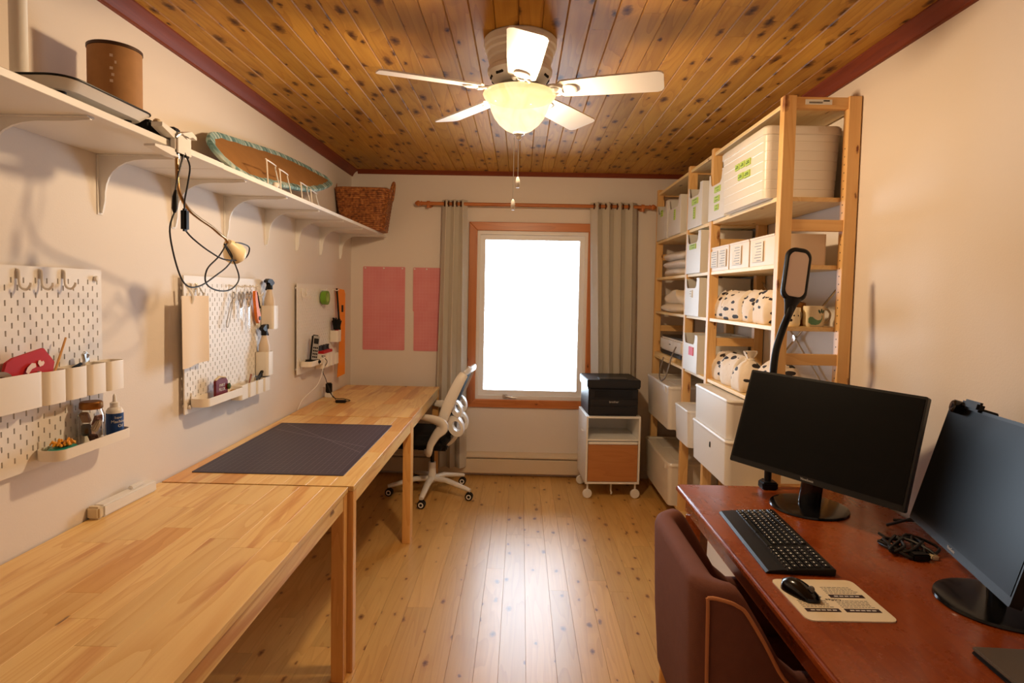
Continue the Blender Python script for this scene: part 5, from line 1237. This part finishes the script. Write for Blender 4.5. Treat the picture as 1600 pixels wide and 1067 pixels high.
b = B(); b.tube(smoothpath([(2.62, -2.80, .738), (2.66, -2.86, .76), (2.672, -2.94, .80), (2.65, -3.02, .82), (2.63, -3.08, .80)], 6), .0045, 7); tag(b.build('monitor_cable', CABLE), 'black cable hanging lower behind the right monitor', 'cable')
# desk lamp with flat head
dl = thing('desk_lamp', 'black gooseneck lamp with flat rounded light panel behind the monitor', 'lamp', (2.335, -2.468, DZ))
b = B(); b.box(-.03, .03, -.03, .022, 0, .03, .005); b.box(-.012, .012, .0285, .040, -.07, .028, .003); b.box(-.012, .012, .0, .030, -.075, -.065, .003); b.build('clamp', BLACK, dl)
Ml = frame(Vector((cos(.14), 0, -sin(.14))), Vector((sin(.14), .10, cos(.14))), (.070, -.012, .832))
pe = Ml @ Vector((-.006, -.155, -.004)); pe2 = Ml @ Vector((-.004, -.12, -.004))
pts = smoothpath([(0, 0, .028), (.0, .0, .15), (.003, 0, .35), (.004, .0, .46), (.012, 0, .545), (.032, -.004, .625), tuple(pe), tuple(pe2)], 6)
b = B(); b.tube(pts, [.0135]*len(pts), 14); b.build('gooseneck', BLACK, dl)
b = B(); hp = rrect(.098, .205, .036, 7)
b.loft([[(p[0]*.94, p[1]*.97, -.012) for p in hp], [(p[0], p[1], -.006) for p in hp], [(p[0], p[1], .004) for p in hp], [(p[0]*.9, p[1]*.95, .009) for p in hp], [(p[0]*.76, p[1]*.85, .009) for p in hp], [(p[0]*.75, p[1]*.84, .006) for p in hp]])
b.tube([(0, -.088, -.003), (-.003, -.115, -.004), (-.006, -.15, -.004), (-.006, -.158, -.004)], [.036, .024, .0165, .0145], 16, flat=.6, up=(0, 0, 1))
o = b.build('lamp_head', BLACK, dl); o.matrix_local = Ml
b = B(); b.prism([(p[0]*.745, p[1]*.835) for p in rrect(.098, .205, .03, 6)], .0062, .0085); o = b.build('light_panel', mat('diffuser', srgb(226, 204, 190), .5), dl); o.matrix_local = Ml

# ------------------------------------------------------------ brown upholstered chair at the desk
UPH = mat('brown_upholstery', srgb(118, 70, 54), .85, bump=.35, bscale=700, var=.1, vscale=40)
ac = thing('upholstered_chair', 'brown upholstered tub chair with tan piping at the desk', 'chair', (2.0, -3.19, 0))
path = []
RC = .085
xb_, xf_, yn, yf = -.205, .24, -.262, .248
for k in range(9): path.append((xf_+(xb_+RC-xf_)*k/8, yf, 0, 1))
for k in range(1, 8): a = PI/2+PI/2*k/8; path.append((xb_+RC+RC*cos(a), yf-RC+RC*sin(a), 0, 0))
for k in range(9): path.append((xb_, yf-RC+(yn+RC-yf+RC)*k/8, 0, 0))
for k in range(1, 8): a = PI+PI/2*k/8; path.append((xb_+RC+RC*cos(a), yn+RC+RC*sin(a), 0, 0))
for k in range(9): path.append((xb_+RC+(xf_-xb_-RC)*k/8, yn, 0, 1))
def htop(x):
    t_ = (x-xb_-.05)/.17
    t_ = min(1, max(0, t_)); s_ = t_*t_*(3-2*t_); return .81*(1-s_)+.60*s_
rings = []; pip = []
for i, p in enumerate(path):
    a = Vector(path[max(i-1, 0)][:2]); c = Vector(path[min(i+1, len(path)-1)][:2]); tg = (c-a).normalized(); nr = Vector((tg.y, -tg.x))
    if nr.dot(Vector(p[:2])-Vector((.02, -.01))) < 0: nr = -nr
    z = htop(p[0]); th = .062; q = Vector(p[:2]); ln = .022
    ou = lambda zz, e=0: q+nr*(ln*(zz-.36)/.44+e)
    ring = []
    for zz, e in ((.36, -.004), (.37, 0), (.55, .004), (z-.025, 0), (z-.008, -.006), (z, -.018), (z, -th+.018), (z-.008, -th+.006), (z-.025, -th), (.55, -th), (.37, -th)):
        zz = min(zz, z) if zz != .55 else min(.55, z-.05)
        o2 = ou(zz, e); ring.append((o2.x, o2.y, zz))
    rings.append(ring)
    o3 = ou(z-.012, .001); pip.append((o3.x, o3.y, z-.010, o3))
b = B(); b.loft(rings); b.build('tub_shell', UPH, ac, ang=60)
TAN = mat('tan_piping', srgb(196, 130, 84), .7)
i0 = 29
for lo_i, hi_i in ((28, len(path)-1),):
    pts = []
    q = rings[lo_i]
    pts = [Vector(q[1])+Vector((-.003, -.003, 0)), Vector(q[2])+Vector((-.003, -.003, 0)), Vector(q[3])+Vector((-.003, -.003, -.03)), Vector(q[3])+Vector((-.001, -.003, -.004))]
    pts += [Vector(rings[i][3])+Vector((0, -.002, .0)) for i in range(lo_i+2, hi_i+1)]
    b = B(); b.tube(smoothpath(pts, 4), .0045, 8); b.build('piping', TAN, ac)
q = rings[12]; b = B(); b.tube([Vector(q[k])+Vector((-.003, .003, 0)) for k in (1, 2, 3)], .0045, 8); b.build('piping', TAN, ac)
b = B(); b.box(-.15, .25, -.20, .19, .34, .455, .03, 4); b.build('seat', UPH, ac)
for x in (-.165, .20):
    for y in (-.215, .205):
        sx = -.02 if x < 0 else .015
        b = B(); b.tube([(x+sx, y*1.04, 0), (x, y, .362)], [.015, .023], 10); b.build('leg', LEGW, ac)
